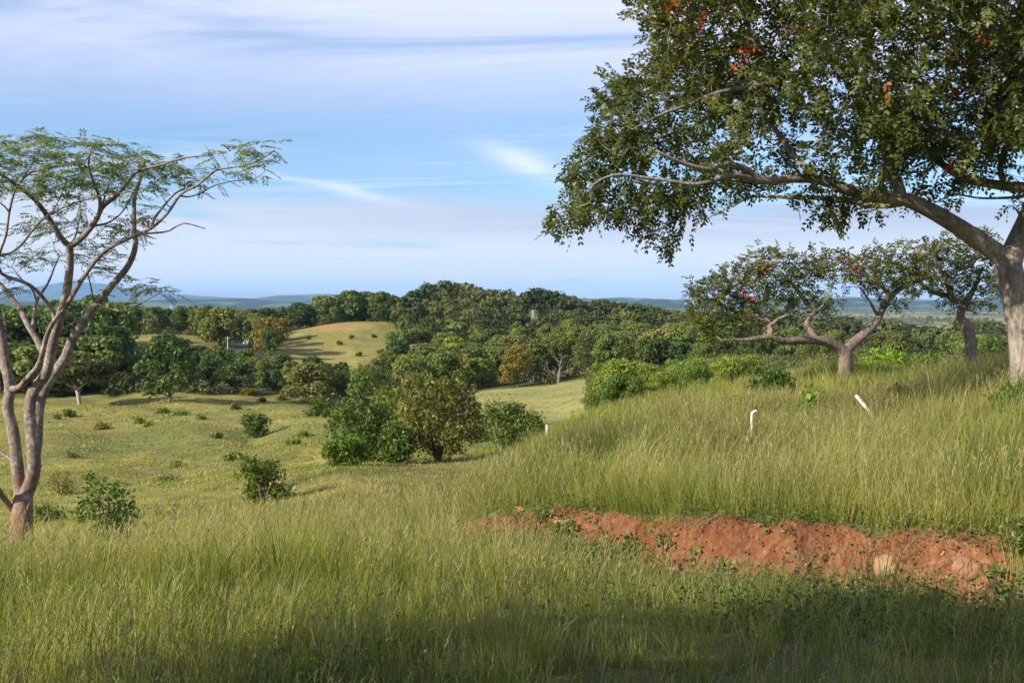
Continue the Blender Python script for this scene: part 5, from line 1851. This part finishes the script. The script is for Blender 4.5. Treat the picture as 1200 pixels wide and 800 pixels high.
def build_weeds():
    """broad-leaved creepers at the foot of the bank, on its lip and over the shaded strip"""
    C = []
    for n, px0, px1, fn in ((620, 545, 900, lambda s, w: R.normal(-0.75, 0.5, len(s))), (60, 860, 1260, lambda s, w: R.normal(-.35, .3, len(s))),
                            (90, 640, 1280, lambda s, w: w + R.normal(0.10, .08, len(s))), (150, 640, 870, lambda s, w: R.uniform(-.2, .35, len(s))), (300, 690, 800, lambda s, w: R.uniform(-.5, .45, len(s))), (90, 560, 700, lambda s, w: R.uniform(-.4, .15, len(s))), (160, 880, 1280, lambda s, w: R.uniform(-1.6, -.5, len(s)))):
        px = R.uniform(px0, px1, n)
        t = (px - CX) / F
        dc = np.interp(px, CUT_PX, CUT_D)
        dd = dc + fn(px, cut_w(t))
        C.append(np.stack([t * dd, dd], 1))
    px = R.uniform(620, 1290, 700)
    d = R.uniform(4.6, 8.5, 700)
    d = np.minimum(d, np.interp(px, CUT_PX, CUT_D) - .9)
    C.append(np.stack([(px - CX) / F * d, d], 1))
    px = R.uniform(-80, 560, 110)
    d = R.uniform(3.6, 5.2, 110)
    C.append(np.stack([(px - CX) / F * d, d], 1))
    # leafy patches at the back of the knoll
    px = R.uniform(860, 1240, 420)
    d = R.uniform(18.5, 23.5, 420)
    C.append(np.stack([(px - CX) / F * d, d], 1))
    C = np.concatenate(C)
    keep = fbm(C[:, 0] * 1.4, C[:, 1] * 1.4, 2, 88) > -0.12
    C = C[keep]
    n = len(C)
    per = 15
    rep = np.repeat(np.arange(n), per)
    m = len(rep)
    sp = 0.10 + 0.008 * C[rep, 1]
    x = C[rep, 0] + R.normal(0, 1, m) * sp
    y = C[rep, 1] + R.normal(0, 1, m) * sp
    z = ground_np(x, y) + R.uniform(0.02, .17, m) * np.where(R.uniform(size=m) < .3, 1.6, .8)
    b = np.stack([x, y, z], 1)
    nn = unit(R.normal(0, .42, (m, 3)) + np.array((-.1, -.25, 1.0)))
    dd = unit(np.cross(nn, R.normal(0, 1, (m, 3))))
    L = R.uniform(.018, .040, m) * (1 + C[rep, 1] * .02)
    cv = R.normal(0, .13, n)
    v = np.clip(.5 + cv[rep] + R.normal(0, .16, m), 0, 1)
    V, Q, v = kites(b, dd, nn, L, L * .85, v, .12)
    o = link('weeds', mesh_np('weeds', V, [Q], {'v': v}, mats=[WEED]))
    tag(o, 'low broad-leaved creeping weeds round the red earth bank', 'weeds', kind='stuff')


build_weeds()


def build_dead_grass():
    """limp dead straw hanging over the lip of the bank"""
    ps = []
    for px0, px1, n, bias in ((575, 640, 260, .0), (790, 850, 420, .0), (880, 1180, 520, .05), (650, 780, 160, .05)):
        px = R.uniform(px0, px1, n)
        t = (px - CX) / F
        d = np.interp(px, CUT_PX, CUT_D) + cut_w(t) * R.uniform(.55, 1.15, n) + bias
        x = t * d
        z = ground_np(x, d) + .015
        h = R.uniform(.02, .16, n)
        L = R.uniform(.12, .42, n)
        lean = np.stack([R.normal(0, .7, n) * L, -R.uniform(.1, .9, n) * L, -R.uniform(.2, .7, n) * L], 1)
        ps.append(blades(np.stack([x, d, z], 1), h, lean, R.uniform(.004, .008, n), np.clip(R.normal(.5, .25, n), 0, 1), np.full(n, 1.0), .2))
    V, q, t, v, dr, tt = cat_blades(ps)
    o = link('dead_grass', mesh_np('dead_grass', V, [q, t], {'v': v, 'dry': dr, 't': tt}, mats=[GRASS]))
    tag(o, 'limp straw and dead roots hanging over the red bank', 'dead grass', kind='stuff')


build_dead_grass()

# ------------------------------------------------------------------ stones, stakes and pipes
import bmesh
STONE = [mat_plain('stone ' + n, c, .9, .15, .35, 9.0) for n, c in (('pinkish', (.27, .135, .075)), ('tan', (.26, .165, .085)), ('rusty', (.20, .088, .048)))]


def rock(label, px, py, wpx, hpx, mat, seed, name='stone', d=None):
    d = d or hit(px, py)
    p = P(px, py, d)
    w, h = wpx * d / F, hpx * d / F
    bm = bmesh.new()
    bmesh.ops.create_icosphere(bm, subdivisions=4, radius=1.0)
    for v in bm.verts:
        c = v.co
        a = np.array([c.x * 1.3 + seed * 3.1]), np.array([c.y * 1.3 + c.z * .9 + seed])
        k = 1 + .30 * float(fbm(a[0], a[1], 3, seed)[0]) + .12 * float(fbm(a[0] * 4, a[1] * 4 + c.z * 3, 2, seed + 3)[0])
        c *= k
        # flatten some facets
        for nx, ny, nz, lim in ((.6, -.7, .4, .62), (-.7, -.5, .5, .66), (.1, -.3, .95, .66), (-.2, -.95, .1, .72)):
            dt = c.x * nx + c.y * ny + c.z * nz
            if dt > lim:
                c -= Vector((nx, ny, nz)) * (dt - lim) * .8
        c.x *= w * .5
        c.y *= w * .42
        c.z *= h * .55
    me = bpy.data.meshes.new(name)
    bm.to_mesh(me)
    bm.free()
    for f in me.polygons:
        f.use_smooth = True
    me.materials.append(mat)
    o = link(name, me)
    o.location = (p[0], p[1] + w * .05, p[2] - h * .04)
    o.rotation_euler = (0, 0, seed * 1.7)
    tag(o, label, 'stone', 'stones in the red bank')


rock('small rounded pinkish stone lying alone on the red bank', 931, 650, 13, 12, STONE[0], 1)
rock('brown boulder half sunk in the red bank left of the yellowish one', 984, 660, 32, 34, STONE[2], 2)
rock('yellowish tan boulder sunk in the middle of the red bank', 1036, 662, 36, 36, STONE[1], 3)
rock('broad pinkish tan rock at the right end of the red bank', 1140, 664, 46, 30, STONE[0], 4)
rock('pale clod at the upper left end of the red bank', 612, 598, 20, 12, STONE[0], 5)
rock('pinkish clod low on the left end of the red bank', 590, 618, 16, 11, STONE[0], 6)
rock('flat tan stone in the middle left of the red bank', 655, 610, 20, 12, STONE[1], 7)
rock('tan clod lying in the weeds below the red bank', 690, 650, 18, 10, STONE[1], 8)
rock('rusty clod under the overhang at the left of the wide bank', 862, 640, 18, 16, STONE[2], 9)
rock('small tan clod in the weeds below the straw patch', 790, 668, 20, 12, STONE[1], 10)
rock('rusty lump at the right of the tan boulder', 1086, 668, 26, 18, STONE[2], 11)



def clods():
    bm = bmesh.new()
    bmesh.ops.create_icosphere(bm, subdivisions=1, radius=1.0)
    v0 = np.array([v.co[:] for v in bm.verts])
    f0 = np.array([[v.index for v in f.verts] for f in bm.faces])
    bm.free()
    n = 420
    px = R.uniform(545, 1270, n)
    t = (px - CX) / F
    d = np.interp(px, CUT_PX, CUT_D) + np.where(R.uniform(size=n) < .6, R.normal(-.25, .22, n), R.uniform(-.1, .4, n))
    x = t * d
    z = ground_np(x, d)
    V, Fs = [], []
    for i in range(n):
        r = R.lognormal(-4.15, .5)
        k = v0 * (1 + .34 * R.normal(0, 1, (len(v0), 1)).clip(-1.2, 1.2)) * np.array((1, R.uniform(.6, 1.1), R.uniform(.45, .8))) * min(r, .055)
        a = R.uniform(0, 6.28)
        k = k @ np.array(((math.cos(a), math.sin(a), 0), (-math.sin(a), math.cos(a), 0), (0, 0, 1)))
        V.append(k + np.array((x[i], d[i], z[i] + .15 * r)))
        Fs.append(f0 + i * len(v0))
    o = link('earth_clods', mesh_np('earth_clods', np.concatenate(V), [np.concatenate(Fs)], mats=[mat_plain('crumbled earth', (.20, .095, .055), .95, .1, .5, 5.0)]))
    tag(o, 'crumbled clods of red earth along the foot of the bank', 'earth clods', kind='stuff')


clods()
PVC = mat_plain('white plastic pipe', (.62, .61, .57), .5, .35, .22, 7)
PAINTED = mat_plain('white painted wood', (.60, .60, .55), .7, .2, .15, 12)
WOOD = mat_plain('weathered wood', (.30, .27, .23), .85, .15, .3, 14)


def tube_obj(name, pts, r, mat, label, cat_, group=None, n=12, cap=True):
    pts = np.asarray(pts, float)
    b = pts[0]
    tan = unit(np.gradient(pts, axis=0))
    ref = np.array((0, 1.0, 0.13))
    V, Fq = [], []
    a = np.arange(n) * 2 * math.pi / n
    m = len(pts)

    def ring(j, rr):
        u = unit(np.cross(tan[j], ref))
        w = np.cross(tan[j], u)
        return pts[j] - b + rr * (np.cos(a)[:, None] * u + np.sin(a)[:, None] * w)
    for j in range(m):
        V.append(ring(j, r))
    V.append(ring(m - 1, r * .78))
    V.append(ring(m - 1, r * .74) - tan[-1] * r * 1.5)
    V = np.concatenate(V)
    for j in range(m + 1):
        for k in range(n):
            Fq.append((j * n + k, j * n + (k + 1) % n, (j + 1) * n + (k + 1) % n, (j + 1) * n + k))
    me = bpy.data.meshes.new(name)
    me.from_pydata(V.tolist(), [], Fq + [tuple(range((m + 1) * n, (m + 2) * n)), tuple(reversed(range(n)))])
    for f in me.polygons:
        f.use_smooth = len(f.vertices) == 4
    me.materials.append(mat)
    o = link(name, me)
    o.location = b
    return tag(o, label, cat_, group)


def stake_obj(name, px, py_top, py_bot, d, wpx, mat, label, lean=0.0):
    """square stake with a pointed top"""
    top, bot = P(px + lean, py_top, d), P(px, py_bot, d)
    g = gz(bot[0], bot[1])
    h = max(top[2] - g, .15) + .25
    w = wpx * d / F * .5
    bm = bmesh.new()
    vs = []
    for z, k in ((-.25, .8), (h - .25 - .05, 1), (h - .25, .55)):
        sh = (top[0] - bot[0]) * max(z, 0) / h
        vs.append([bm.verts.new((sx * w * k + sh, sy * w * .6 * k, z)) for sx, sy in ((-1, -1), (1, -1), (1, 1), (-1, 1))])
    for a, b in zip(vs[:-1], vs[1:]):
        for i in range(4):
            bm.faces.new((a[i], a[(i + 1) % 4], b[(i + 1) % 4], b[i]))
    bm.faces.new(vs[-1])
    bm.faces.new(list(reversed(vs[0])))
    bmesh.ops.recalc_face_normals(bm, faces=bm.faces)
    me = bpy.data.meshes.new(name)
    bm.to_mesh(me)
    bm.free()
    me.materials.append(mat)
    o = link(name, me)
    o.location = (bot[0], bot[1], g)
    return tag(o, label, 'stake')


dp = 18.0
lo_ = P(1031, 496, dp)
hi_ = P(1003, 463, dp)
dirp = unit(lo_ - hi_)
tube_obj('leaning_pipe', [lo_ + dirp * .45, lo_, (lo_ + hi_) / 2 + np.array((0, 0, -.004)), hi_], .030, PVC, 'straight white plastic pipe leaning out of the grass on the knoll', 'pipe')


def depth_for(px, py, h):
    """depth at which a thing h metres tall, standing on the ground, has its top at this pixel"""
    ds = np.linspace(12.5, 26, 200)
    q = np.array([P(px, py, a) for a in ds])
    e = np.abs(q[:, 2] - ground_np(q[:, 0], q[:, 1]) - h)
    return float(ds[int(np.argmin(e))])


dp = depth_for(881, 481, .54)
b_ = P(881, 500, dp)
b_[2] = gz(b_[0], b_[1]) - .1
q_ = P(881, 486, dp)
arc = [q_ + np.array((.075 * (1 - math.cos(a)), -.01, .075 * math.sin(a))) for a in np.linspace(0, 1.9, 8)]
tube_obj('bent_pipe', [b_, (b_ + q_) / 2] + arc, .026, PVC, 'short white plastic pipe with a bent top standing in the grass', 'pipe')
stake_obj('stake', 640.5, 497, 508, depth_for(640, 497, .52), 2.4, PAINTED, 'thin white stake farther down the knoll edge', 0)
stake_obj('stake', 659.5, 510, 523, depth_for(659, 510, .56), 3.0, PAINTED, 'thicker white stake nearer on the knoll edge', 0)
stake_obj('stake', 204, 590, 600, 19, 3.5, WOOD, 'weathered wooden stake at the upper edge of the tall grass, left', .6)

# roots on the bank
ROOT = mat_plain('dry root', (.34, .22, .13), .9, .1, .2, 20)
for pts, lab in ((((1121, 618), (1112, 634), (1104, 648), (1095, 658), (1090, 668)), 'pale dry root slanting down the right of the red bank'),
                 (((972, 612), (976, 626), (972, 640), (968, 652)), 'thin dry root hanging down the middle of the red bank')):
    w_ = []
    for a, b in pts:
        d = hit(a, b)
        q = P(a, b, d)
        q[1] -= .015
        w_.append(q)
    tube_obj('root', w_, .011, ROOT, lab, 'root', n=6)


# ------------------------------------------------------------------ far small things
WHITE = mat_plain('white paint', (.78, .79, .80), .35, .5, .04, 3)
GLASS = mat_plain('dark glass', (.03, .035, .04), .1, .6, .05, 3)
TYRE = mat_plain('tyre rubber', (.03, .03, .03), .85, .2, .1, 6)
STEEL = mat_plain('galvanised steel', (.55, .56, .56), .5, .4, .1, 2)
CONC = mat_plain('pale concrete', (.52, .49, .44), .85, .2, .12, 2)
ROOFM = mat_plain('sheet roof', (.60, .60, .60), .5, .3, .15, 2)


def box(bm, x0, x1, y0, y1, z0, z1, tx=0.0, ty=0.0):
    v = [bm.verts.new((x, y, z)) for x, y, z in ((x0, y0, z0), (x1, y0, z0), (x1, y1, z0), (x0, y1, z0), (x0 + tx, y0 + ty, z1), (x1 - tx, y0 + ty, z1), (x1 - tx, y1 - ty, z1), (x0 + tx, y1 - ty, z1))]
    for f in ((3, 2, 1, 0), (4, 5, 6, 7), (0, 1, 5, 4), (1, 2, 6, 5), (2, 3, 7, 6), (3, 0, 4, 7)):
        bm.faces.new([v[i] for i in f])


def bar(bm, a, b, r, n=5):
    a, b = Vector(a), Vector(b)
    t = (b - a).normalized()
    u = t.orthogonal().normalized()
    w = t.cross(u)
    ra = [bm.verts.new(a + (u * math.cos(k * 6.2832 / n) + w * math.sin(k * 6.2832 / n)) * r) for k in range(n)]
    rb = [bm.verts.new(b + (u * math.cos(k * 6.2832 / n) + w * math.sin(k * 6.2832 / n)) * r) for k in range(n)]
    for k in range(n):
        bm.faces.new((ra[k], ra[(k + 1) % n], rb[(k + 1) % n], rb[k]))
    bm.faces.new(list(reversed(ra)))
    bm.faces.new(rb)


def part(name, build, mat, parent, bevel=0.0):
    bm = bmesh.new()
    build(bm)
    if bevel:
        bmesh.ops.bevel(bm, geom=list(bm.edges), offset=bevel, segments=2, affect='EDGES')
    me = bpy.data.meshes.new(name)
    bm.to_mesh(me)
    bm.free()
    me.materials.append(mat)
    return link(name, me, parent)


def empty(name, loc, label, cat_, rz=0, group=None):
    o = bpy.data.objects.new(name, None)
    COL.objects.link(o)
    o.location = loc
    o.rotation_euler = (0, 0, rz)
    return tag(o, label, cat_, group)


def car():
    d = 272
    p = on_ground(291.5, d, .14)
    c = empty('car', p, 'white car on the country road between the trees', 'car', math.radians(80))
    part('body', lambda bm: (box(bm, -2.15, 2.15, -.86, .86, .32, .88, .06, .04)), WHITE, c, .06)
    part('cabin', lambda bm: box(bm, -1.9, .95, -.76, .76, .885, 1.46, .45, .12), WHITE, c, .05)
    part('window', lambda bm: box(bm, -1.78, .88, -.775, .775, .93, 1.36, .40, .09), GLASS, c)
    for sx in (-1.35, 1.35):
        for sy in (-.82, .82):
            def wh(bm, sx=sx, sy=sy):
                bar(bm, (sx, sy - .09, .32), (sx, sy + .09, .32), .32, 16)
            w = part('wheel', wh, TYRE, c)
    for sy in (-.6, .6):
        part('headlight', lambda bm, sy=sy: box(bm, 2.12, 2.165, sy - .17, sy + .17, .62, .76), STEEL, c)


car()


def pole():
    p = on_ground(266.5, 226)
    ph = float(P(266.5, 394, 226)[2] - p[2])
    o = empty('utility_pole', p, 'pale concrete utility pole beside the country road', 'pole')

    def shaft(bm):
        n = 10
        rs_ = [[bm.verts.new((r * math.cos(k * 6.2832 / n), r * math.sin(k * 6.2832 / n), z)) for k in range(n)] for z, r in ((-.4, .15), (ph, .09))]
        for k in range(n):
            bm.faces.new((rs_[0][k], rs_[0][(k + 1) % n], rs_[1][(k + 1) % n], rs_[1][k]))
        bm.faces.new(rs_[1])
    part('pole', shaft, CONC, o)
    part('crossarm', lambda bm: box(bm, -.5, .5, -.05, .05, ph - .5, ph - .4), WOOD, o)
    for x in (-.42, .42):
        part('insulator', lambda bm, x=x: bar(bm, (x, 0, ph - .4), (x, 0, ph - .22), .05, 8), WHITE, o)


pole()


def pylon(px, d, h, w, label, arms=True, rz=0.3, r=0.14):
    p = on_ground(px, d)
    o = empty('pylon', p, label, 'pylon', rz)

    def tower(bm):
        def c(k, z):
            s = w * .5 * (1 - .82 * (z / h) ** .8)
            return (s * (-1, 1, 1, -1)[k], s * (-1, -1, 1, 1)[k], z)
        zs = [h * i / 9 for i in range(10)]
        for k in range(4):
            for a, b in zip(zs[:-1], zs[1:]):
                bar(bm, c(k, a), c(k, b), r)
                bar(bm, c(k, a), c((k + 1) % 4, b), r * .55, 4)
                bar(bm, c((k + 1) % 4, a), c(k, b), r * .55, 4)
                bar(bm, c(k, b), c((k + 1) % 4, b), r * .5, 4)
    part('tower', tower, STEEL, o)
    if arms:
        for z in (h * .72, h * .84, h * .95):
            def arm(bm, z=z):
                L = w * .62
                for s in (-1, 1):
                    bar(bm, (0, -.4, z), (s * L, 0, z + .3), r * .7, 4)
                    bar(bm, (0, .4, z), (s * L, 0, z + .3), r * .7, 4)
                    bar(bm, (0, 0, z + 1.3), (s * L, 0, z + .3), r * .6, 4)
            part('arm', arm, STEEL, o)
    return o


pylon(201, 2300, 31, 7, 'pale lattice tower far off on the plain, left', True, .4, .42)
_t = P(624.5, 367, 330)[2] - on_ground(624.5, 330)[2]
pylon(624.5, 330, float(max(_t, 7.5)), 1.9, 'slim pale lattice pylon standing among the trees of the wooded hill', True, .2, .034)
pylon(503.5, 425, 14.5, 1.1, 'slim radio mast on top of the wooded hill', False, .1, .05)


def house(px, py, d, L, Wd, h, label, rz, rh=1.2):
    p = P(px, py, d)
    p[2] = gz(p[0], p[1])
    o = empty('house', p, label, 'house', rz)
    part('wall', lambda bm: box(bm, -L / 2, L / 2, -Wd / 2, Wd / 2, -.5, h), WHITE, o)

    def roof(bm):
        e = .5
        v = [bm.verts.new(c) for c in ((-L / 2 - e, -Wd / 2 - e, h + .02), (L / 2 + e, -Wd / 2 - e, h + .02), (L / 2 + e, 0, h + rh), (-L / 2 - e, 0, h + rh), (L / 2 + e, Wd / 2 + e, h + .02), (-L / 2 - e, Wd / 2 + e, h + .02))]
        bm.faces.new((v[0], v[1], v[2], v[3]))
        bm.faces.new((v[3], v[2], v[4], v[5]))
        bm.faces.new((v[1], v[4], v[2]))
        bm.faces.new((v[0], v[3], v[5]))
        bm.faces.new((v[0], v[5], v[4], v[1]))
    part('roof', roof, ROOFM, o)
    part('door', lambda bm: box(bm, -.5, .5, -Wd / 2 - .05, -Wd / 2 - .01, 0, 2.1), GLASS, o)
    for i in (-1, 1):
        part('window', lambda bm, i=i: box(bm, i * L * .28 - .7, i * L * .28 + .7, -Wd / 2 - .05, -Wd / 2 - .01, 1, 2.2), GLASS, o)


house(966, 383, 1235, 17, 9, 4.0, 'long low white farm building beside the green field', .15)
house(154, 375, 1500, 15, 9, 5.0, 'small white house among far trees, left', -.3, 2)
house(186, 377, 1300, 9, 7, 3.5, 'tiny pale house right of the other far house', .2, 1.5)


# ------------------------------------------------------------------ shrubs and leafy plants on the knoll and in the foreground
shrub('shrub', 'dense grey green shrub at the right end of the red bank', 'shrub', 1196, 672, 52, 62, d=8.6, n_attr=230, leaf_len=.05, per=7, tint=(1.0, 1.15, 1.0), stems=6, seed=90)
shrub('shrub', 'leafy green weed shrub at the foot of the pale tree, left edge', 'shrub', 0, 676, 44, 54, d=12.5, n_attr=120, leaf_len=.09, per=6, tint=(1.0, 1.2, .8), seed=91)
shrub('plant', 'young light green broad-leaved plant on the knoll under the leaning tree', 'plant', 952, 452, 30, 24, d=21.5, n_attr=34, leaf_len=.17, per=4, tint=(1.4, 1.9, .8), stems=3, seed=92, leaf_w=.6)
shrub('plant', 'bright green seedling left of the broad-leaved plant', 'plant', 935, 462, 18, 22, d=20.5, n_attr=26, leaf_len=.13, per=4, tint=(1.6, 1.9, .7), stems=3, seed=93, leaf_w=.6)
shrub('shrub', 'tall grassy green shrub under the big tree at the right edge', 'shrub', 1188, 462, 40, 70, d=15.8, n_attr=210, leaf_len=.13, per=7, tint=(.9, 1.25, .8), stems=8, seed=94, leaf_w=.22)
shrub('shrub', 'low leafy shrub between the slender tree and the big trunk', 'shrub', 1068, 455, 20, 60, d=21.5, n_attr=150, leaf_len=.10, per=6, tint=(1.1, 1.4, .8), stems=7, seed=95)
shrub('shrub', 'dark green shrub below the leaning tree\'s level limb', 'shrub', 905, 452, 30, 66, d=26, n_attr=240, leaf_len=.12, per=6, tint=(.6, .85, .65), stems=7, seed=96)
shrub('plant', 'small green weed growing on the grass above the red bank', 'plant', 1068, 622, 24, 26, d=9.3, n_attr=40, leaf_len=.06, per=5, tint=(1.1, 1.35, .8), stems=3, seed=97, leaf_w=.8)
shrub('plant', 'leafy green weed on the straw patch side of the red bank', 'plant', 845, 650, 26, 40, d=9.7, n_attr=60, leaf_len=.06, per=5, tint=(.9, 1.2, .8), stems=4, seed=98, leaf_w=.8)
shrub('plant', 'dark leafy weed in the lower left of the red bank', 'plant', 665, 622, 24, 40, d=11.6, n_attr=60, leaf_len=.07, per=5, tint=(.9, 1.25, .8), stems=4, seed=99, leaf_w=.7)


for _i, (_px, _py, _h, _w, _lab) in enumerate(((705, 634, 24, 44, 'leafy weed rooted on the red bank just left of its overgrown gap'), (742, 646, 26, 52, 'low green weed filling the overgrown gap in the red bank'), (780, 650, 26, 46, 'leafy weed just right of the overgrown gap in the red bank'),
                                               (632, 622, 18, 34, 'small dark weed on the left part of the red bank'), (1175, 640, 40, 44, 'leafy green weed closing the right end of the red bank'), (815, 640, 22, 30, 'small leafy weed under the straw on the red bank'))):
    shrub('plant', _lab, 'plant', _px, _py, _h, _w, d=float(np.interp(_px, CUT_PX, CUT_D)) + .05, n_attr=80, leaf_len=.055, per=6, tint=(.95, 1.2, .8), stems=5, seed=130 + _i, leaf_w=.75, group='weeds on the red bank')


def shade_tree():
    """the broad tree behind the viewer whose shade lies over the foreground"""
    b = np.array((-5.0, -3.5, 0.0))
    b[2] = gz(b[0], b[1])
    rs = np.random.default_rng(8)
    (V, Q, v), C = crown_geo(7.6, 10.2, 1.2, 64000, 130, .34, rs, .85, .05)
    sk = Skel()
    sk.limbs([(0, 0, -.4), (0.05, 0, 1.2), (0, .1, 2.8)], .3, .22, .2, False, .02)
    for c in C[:14]:
        k = sk.nearest(np.array((0, 0, min(1.8, c[2] * .6))))
        s = sk.p[k]
        sk.limbs([s, s * .55 + c * .45, c], .10, .03, .3, True, .05)
    sk.finish()
    tv, tq, tt = sk.mesh()
    root = empty('tree', b, 'broad leafy tree behind the viewer shading the foreground grass', 'tree')
    root.scale = (0.98, 0.98, 1.17)
    link('trunk', mesh_np('trunk', tv, [tq, tt], smooth=True, mats=[BARK]), root)
    cm = mesh_np('crown', V, [Q], {'v': v}, mats=[LEAF_BIG])
    link('crown', cm, root)
    tm = root.children[0].data
    for x, y, k, a, lab in ((-11.5, -10.0, 1.25, 2.0, 'tall broad tree farther behind the viewer, on the left, added to block skylight'), (5.0, -8.0, 1.1, 4.0, 'broad tree behind the viewer, on the right, added to block skylight')):
        r2 = empty('tree', (x, y, gz(x, y)), lab, 'tree', a)  # unseen extra trees, added to cut the skylight reaching the foreground from behind
        r2.scale = (k, k, k)
        link('trunk', tm, r2)
        link('crown', cm, r2)


shade_tree()
